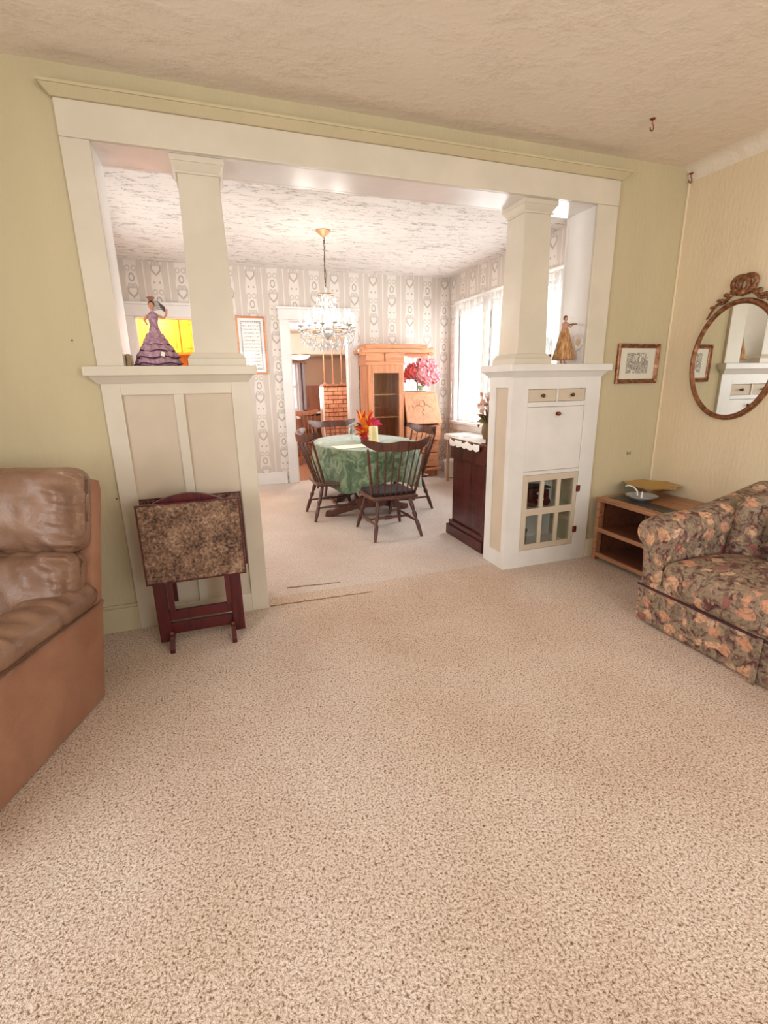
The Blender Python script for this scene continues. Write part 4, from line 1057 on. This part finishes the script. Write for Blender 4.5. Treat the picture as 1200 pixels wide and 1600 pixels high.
# upper crest board
B('crest_board', 1.16, 1.66, yf+.02, yb-.02, 1.475, 1.585, m_oakx); B('crest_board', 1.66, 2.04, yf+.125, yb-.02, 1.40, 1.585, m_oakx); B('crest_board', 1.66, 2.08, yb-.045, yb-.02, 1.10, 1.40)
g = G().box(1.10, 2.05, yf+.0, yb, 1.585, 1.628); g.build('cornice', m_oakx, se, bevel=.006, world=True)
G().box(1.16, 1.985, yf+.03, yb, 1.628, 1.688).build('pediment_board', m_oakx, se, bevel=.008, world=True)
for x in (1.12, 2.03):
    G().lathe([(.002, -.02), (.05, -.02), (.05, .02), (.002, .02)], 14).xf(Matrix.Translation((x, yf+.03, 1.60)) @ Matrix.Rotation(PI/2, 4, 'X')).build('carved_scroll', m_oak, se, bevel=.006, world=True)
G().box(1.40, 1.41, yf+.014, yf+.021, 1.48, 1.585).build('carved_line', m_walnut, se, world=True)
# shaped mirror above the desk
mp = [(1.66, 1.12), (1.66, 1.36), (1.645, 1.44), (1.615, 1.47), (1.60, 1.505), (1.625, 1.535), (1.69, 1.54), (1.78, 1.515), (1.88, 1.525), (1.935, 1.52), (1.945, 1.49), (1.95, 1.40), (1.99, 1.30), (1.99, 1.12)]
yM = yf+.123; mp = [(.0+1.02*a-.005, 1.02*b-.02) for a, b in mp]
mo = G().prism(mp, yM-.004, yM, 'y').build('mirror_glass', m_mirror, se, world=True)
G().tube([(a, yM-.004, b) for a, b in mp], .008, 6, closed=True).build('bevelled_edge', Mat('bevelled_white_glass', rgb(236, 240, 238), .1), mo, world=True)
# desk
B('desk_shelf', 1.66, 2.125, yf+.06, yb-.04, 1.085, 1.108, m_oakx)
lid = G().poly([(1.668, yf+.055, 1.085), (2.118, yf+.055, 1.085), (2.150, yf-.075, .715), (1.668, yf-.075, .715), (1.668, yf+.085, 1.085), (2.118, yf+.085, 1.085), (2.150, yf-.045, .700), (1.668, yf-.045, .700)],
               [(0, 1, 2, 3), (7, 6, 5, 4), (0, 3, 7, 4), (1, 5, 6, 2), (0, 4, 5, 1), (3, 2, 6, 7)]).build('slant_lid', m_oak, se, bevel=.004, world=True)
def lid_pt(a, z_): return (a, yf+.055-(1.085-z_)*.351-.003, z_)
cv = thing('carved_ornament', None, None); cv.parent = se
G().tube([lid_pt(1.90+.04*math.cos(q), .965+.04*math.sin(q)) for q in [2*PI*i/16 for i in range(16)]], .003, 5, closed=True).build('wreath', m_endw, cv, world=True)
for sx in (-1, 1):
    G().tube([lid_pt(1.90+sx*(.045+.10*u), .93+.018*math.sin(u*7)) for u in [i/12 for i in range(13)]], [.004-.002*i/12 for i in range(13)], 5).build('tendril', m_endw, cv, world=True)
G().tube([lid_pt(1.90+.012*math.sin(u*9), .905-.10*u) for u in [i/10 for i in range(11)]], [.004-.002*i/10 for i in range(11)], 5).build('tendril', m_endw, cv, world=True)
G().prism([(yf+.06, 1.085), (yf-.07, .715), (yf-.07, .69), (yb-.02, .69), (yb-.02, 1.085)], 2.10, 2.13, 'x').build('side_panel', m_oak, se, world=True)
for z0_, z1_ in ((.50, .685), (.33, .485), (.14, .315)):
    y0_ = yf-.05 if z0_ == .5 else yf-.0
    o = B('drawer', 1.665, 2.14, y0_, yb-.06, z0_, z1_, m_oakx)
    for xx in (1.78, 2.03):
        G().tube([(xx-.03, y0_-.004, (z0_+z1_)/2), (xx-.02, y0_-.014, (z0_+z1_)/2-.008), (xx+.02, y0_-.014, (z0_+z1_)/2-.008), (xx+.03, y0_-.004, (z0_+z1_)/2)], .004, 6).build('drawer_pull', m_bronze, o, world=True)
for x in (1.18, 2.08): G().lathe([(.03, 0), (.035, .02), (.025, .04)], 10, (x+.03, yf+.05, 0)).build('foot', m_oak, se, world=True)
B('moulding', 1.655, 2.175, yf-.04, yf+.05, .09, .125, m_oakx)
# pink flowers on the desk
pf = thing('pink_bouquet', 'large pink silk hydrangea bouquet in a pot on the oak desk', 'flowers', (1.93, 3.36, 1.1085))
G().lathe([(.002, 0), (.05, .0), (.065, .04), (.07, .075), (.066, .08), (.05, .06), (.002, .06)], 16).build('pot', Mat('green_foil_pot', rgb(150, 160, 118), .4), pf, smooth=True)
m_pink = Mat('pink_petals', rgb(238, 138, 148), .65); _v = m_pink.coords(); m_pink.base(m_pink.ramp(m_pink.noise(_v, 25, 3), [(.35, rgb(226, 128, 138)), (.6, rgb(246, 184, 188))]))
m_pink2 = Mat('rose_petals', rgb(206, 92, 92), .65)
def bloom(par, c, r, mat, seed, n_=60):
    R2 = random.Random(seed); g = G()
    for i in range(n_):
        z_ = 1-2*(i+.5)/n_; ph = i*2.39996; s_ = math.sqrt(1-z_*z_); d = Vector((s_*math.cos(ph), s_*math.sin(ph), z_))
        p_ = Vector(c)+d*r*R2.uniform(.82, 1.05); u_ = d.cross(Vector((.31, .2, .93))).normalized(); v_ = d.cross(u_)
        a_ = R2.uniform(0, 3); u2 = u_*math.cos(a_)+v_*math.sin(a_); v2 = d.cross(u2); k_ = r*.30
        g.poly([p_-d*r*.12, p_+u2*k_+v2*k_*.2, p_+u2*k_*.5+v2*k_*.8+d*.004, p_+v2*k_-u2*k_*.2, p_-u2*k_+d*.004, p_-v2*k_], [(0, 1, 2), (0, 2, 3), (0, 3, 4), (0, 4, 5), (0, 5, 1)])
    g.ball(c, r*.82, 8, 6)
    return g.build('bloom', mat, par)
for i, (x, y, z_, r) in enumerate(((0, -.05, .24, .10), (.13, -.02, .25, .10), (-.12, -.02, .26, .09), (.02, .02, .36, .10), (-.11, .03, .33, .09), (.14, .03, .33, .09), (.19, .0, .20, .075), (-.20, .0, .20, .07), (.06, -.08, .17, .07))):
    bloom(pf, (x*1.1, y, z_-.015), r*1.15, m_pink2 if x < -.1 else m_pink, i)
for i in range(9):
    a = i*2.4; leafblade((0, 0, .07), (.17*math.cos(a), .11*math.sin(a)-.03, .10+.05*(i % 3)), .03, .03).build('leaf', m_lf if i % 2 else Mat('pale_leaf', rgb(176, 180, 140), .6), pf, smooth=True)

# ---- framed certificate
ce = thing('framed_certificate', 'lettered white certificate in a thin oak frame on the wallpaper', 'picture', (-.135, DY, 1.68))
frame4(G(), .166, .325, .024, .014).build('frame', m_oakx, ce)
m_cert = Mat('certificate_paper', rough=.6); _x, _y, _z = m_cert.xyz('Object'); _v = m_cert.coords('Object', (55, 1, 20)); _n = m_cert.noise(_v, 2.2, 3, .7)
_rows = ((_z/.040).fract()-.5).abs(); _txt = (1-_rows.smooth(.10, .22))*_n.smooth(.47, .56)*(1-_x.abs().smooth(.085, .092))*(1-_z.abs().smooth(.22, .235))
_bx = _x.abs()-.110; _bz = _z.abs()-.262; _bd = _bx.max(_bz).abs(); _sc = ((_x*160).sin()*(_z*160).sin()).abs()
_bor = (1-_bd.smooth(.010, .016))*_sc.smooth(.15, .5)
m_cert.base(m_cert.mix((_txt*.75).max(_bor*.7), rgb(244, 242, 240), rgb(92, 92, 104)))
G().box(-.145, .145, -.006, -.003, -.304, .304).build('paper', m_cert, ce)
G().box(-.145, .145, -.009, -.008, -.304, .304).build('glazing', m_glaze, ce)

# ---- dark sideboard with runner and dried flowers
sb = thing('sideboard', 'dark mahogany sideboard with moulded base behind the built-in cabinet', 'sideboard', (1.6, .61, 0))
SBZ = .80
def Bs(name, x0, x1, y0, y1, z0, z1, mat=m_mahog, bev=.006): return G().box(x0, x1, y0, y1, z0, z1).build(name, mat, sb, bevel=bev, world=True)
Bs('carcass', 1.15, 2.25, .35, .86, .12, SBZ-.02)
Bs('base_moulding', 1.115, 2.27, .325, .90, 0, .085); Bs('base_step', 1.13, 2.26, .335, .885, .085, .125)
Bs('top', 1.125, 2.27, .32, .90, SBZ-.025, SBZ); Bs('frieze', 1.138, 2.26, .335, .88, SBZ-.16, SBZ-.025)
Bs('corner_post', 1.138, 1.175, .335, .372, .12, SBZ-.16); 
for i in range(3):
    o = Bs('door', 1.18+i*.36, 1.52+i*.36, .858, .875, .15, SBZ-.18)
    G().ball((1.50+i*.36, .88, .42), .012, 8, 6).build('knob', m_brass, o, smooth=True, world=True)
Bs('back_gallery', 1.13, 2.26, .322, .345, SBZ, SBZ+.055)
rn = thing('lace_runner', 'white lace runner spread over the dark sideboard', 'runner', (1.6, .64, SBZ))
def runner(u, v):
    x = -.52+1.10*u; y = -.23+.46*v; z_ = .003+.004*math.sin(u*9)*math.sin(v*5)
    d = -.474-x
    if d > 0: return (-.478-.004*math.sin(v*20), y, .003-d*1.15-.012*abs(math.sin(v*PI*5)))
    return (x, y, z_)
G().grid(runner, 60, 30).build('cloth', Mat('white_lace_cloth', rgb(240, 236, 230), .8), rn, smooth=True)
df = thing('dried_flowers', 'dried flowers with pale blossoms in a brown pot on the dark sideboard', 'flowers', (1.31, .60, SBZ+.008))
G().lathe([(.002, 0), (.04, .0), (.055, .05), (.05, .10), (.04, .12), (.035, .12), (.002, .10)], 16).build('pot', Mat('olive_brown_pot', rgb(110, 84, 50), .5), df, smooth=True)
R3 = random.Random(9)
for i in range(16):
    a = R3.uniform(0, 2*PI); r_ = R3.uniform(.02, .13); h_ = R3.uniform(.20, .40); e = (r_*math.cos(a), r_*math.sin(a), h_)
    G().tube([(0, 0, .10), (e[0]*.4, e[1]*.4, h_*.6), e], .0025, 5).build('stem', m_denw, df)
    bloom(df, e, R3.uniform(.014, .024), [m_porc, Mat('rust_blossom', rgb(196, 128, 100), .7), Mat('blush_blossom', rgb(226, 180, 160), .7)][i % 3], i, 16)
for i in range(12):
    a = i*2.4; leafblade((0, 0, .10), (.09*math.cos(a), .09*math.sin(a), .13+.05*(i % 3)), .018, .02).build('leaf', Mat('olive_leaf', rgb(134, 116, 58), .7) if i % 2 else m_lf, df, smooth=True)

# ---- small table with white cloth and white can by the window
wt = thing('side_table', 'narrow light wood side table below the lace curtained window', 'side table', (2.235, 2.42, 0))
G().box(-.17, .17, -.44, .44, .575, .60).build('table_top', m_pinkw, wt, bevel=.004)
for sx in (-.155, .125):
    for sy in (-.42, .39): G().box(sx, sx+.03, sy, sy+.03, 0, .575).build('leg', m_pinkw, wt, bevel=.003)
wc = thing('table_scarf', 'white scalloped cloth lying on the side table by the window', 'tablecloth', (2.235, 2.42, .6005))
def scarf(u, v):
    y = -.50+1.0*v; x = -.22+.40*u
    d = max(0, -.175-x); e = max(0, abs(y)-.445)
    if d > 0 or e > 0: return (max(x, -.176-.002), max(-.447, min(.447, y)), -1.3*max(d, e)-.006*abs(math.sin((u+v)*40)))
    return (x, y, .003)
G().grid(scarf, 36, 70).build('cloth', m_porc, wc, smooth=True)
wb = thing('waste_can', 'white ribbed can on the floor beside the oak secretary', 'can', (2.25, 3.05, 0))
G().lathe([(.06, 0), (.075, .01), (.085, .20), (.092, .22), (.092, .235), (.08, .235), (.07, .02), (.06, .015)], 24, wob=lambda q, z_: 1+.02*math.sin(12*q)).build('can_body', m_porc, wb, smooth=True)
G().lathe([(.092, .21), (.097, .22), (.092, .23)], 24).build('rim', m_white, wb, smooth=True)

# ---- lace curtains
def lace():
    M = Mat('white_lace_sheer'); nt = M.nt; x, y, z = M.xyz('Position')
    fy = ((y+(z*24).sin()*.014)/.155).fract(); ln = 1-(fy-.5).abs().smooth(.05, .11)
    fy2 = ((y-(z*24).sin()*.014)/.155).fract(); ln2 = 1-(fy2-.5).abs().smooth(.03, .07)
    fy3 = ((y/.155+.5).fract()-.5).abs(); ln3 = 1-fy3.smooth(.02, .06)
    n = M.noise(M.coords('Position'), 45, 2); bot = 1-z.smooth(.80, .84)
    top = z.smooth(1.98, 2.04)
    f = (ln.max(ln2*.8).max(ln3*.7)*.62+.20+n*.10+bot*.15+top*.4).min(.96)
    tr = M.node('ShaderNodeBsdfTransparent'); tl = M.node('ShaderNodeBsdfTranslucent'); df_ = M.node('ShaderNodeBsdfDiffuse')
    tl.inputs[0].default_value = df_.inputs[0].default_value = rgb(212, 206, 200)
    a = M.node('ShaderNodeMixShader'); a.inputs[0].default_value = .93; M.link(tl.outputs[0], a.inputs[1]); M.link(df_.outputs[0], a.inputs[2])
    b = M.node('ShaderNodeMixShader'); M.link(f, b.inputs[0]); M.link(tr.outputs[0], b.inputs[1]); M.link(a.outputs[0], b.inputs[2])
    M.link(b.outputs[0], nt.nodes['Material Output'].inputs[0]); return M
m_lace = lace()
for k, (a, b) in enumerate(DWN):
    t = thing('lace_curtain', ['white lace curtain at the window nearest the built-in cabinet', 'white lace curtain at the middle dining window', 'white lace curtain at the window nearest the oak secretary'][k], 'curtain', (DX1-.075, (a+b)/2, .74), group='lace curtains')
    wd = (b-a)/2+.055
    G().grid(lambda u, v: (.016*math.sin(u*PI*17)*(.6+.4*(1-v))+.004*math.sin(u*50), -wd+2*wd*u, 1.43*v), 140, 8).build('sheer', m_lace, t, smooth=True, auto=3)
    G().tube([(0, -wd-.005, 1.425), (0, wd+.005, 1.425)], .007, 8).build('rod', m_white, t)
    for sy in (-1, 1): G().box(-.004, .075, sy*(wd-.02)-.006, sy*(wd-.02)+.006, 1.418, 1.432).build('bracket', m_white, t)
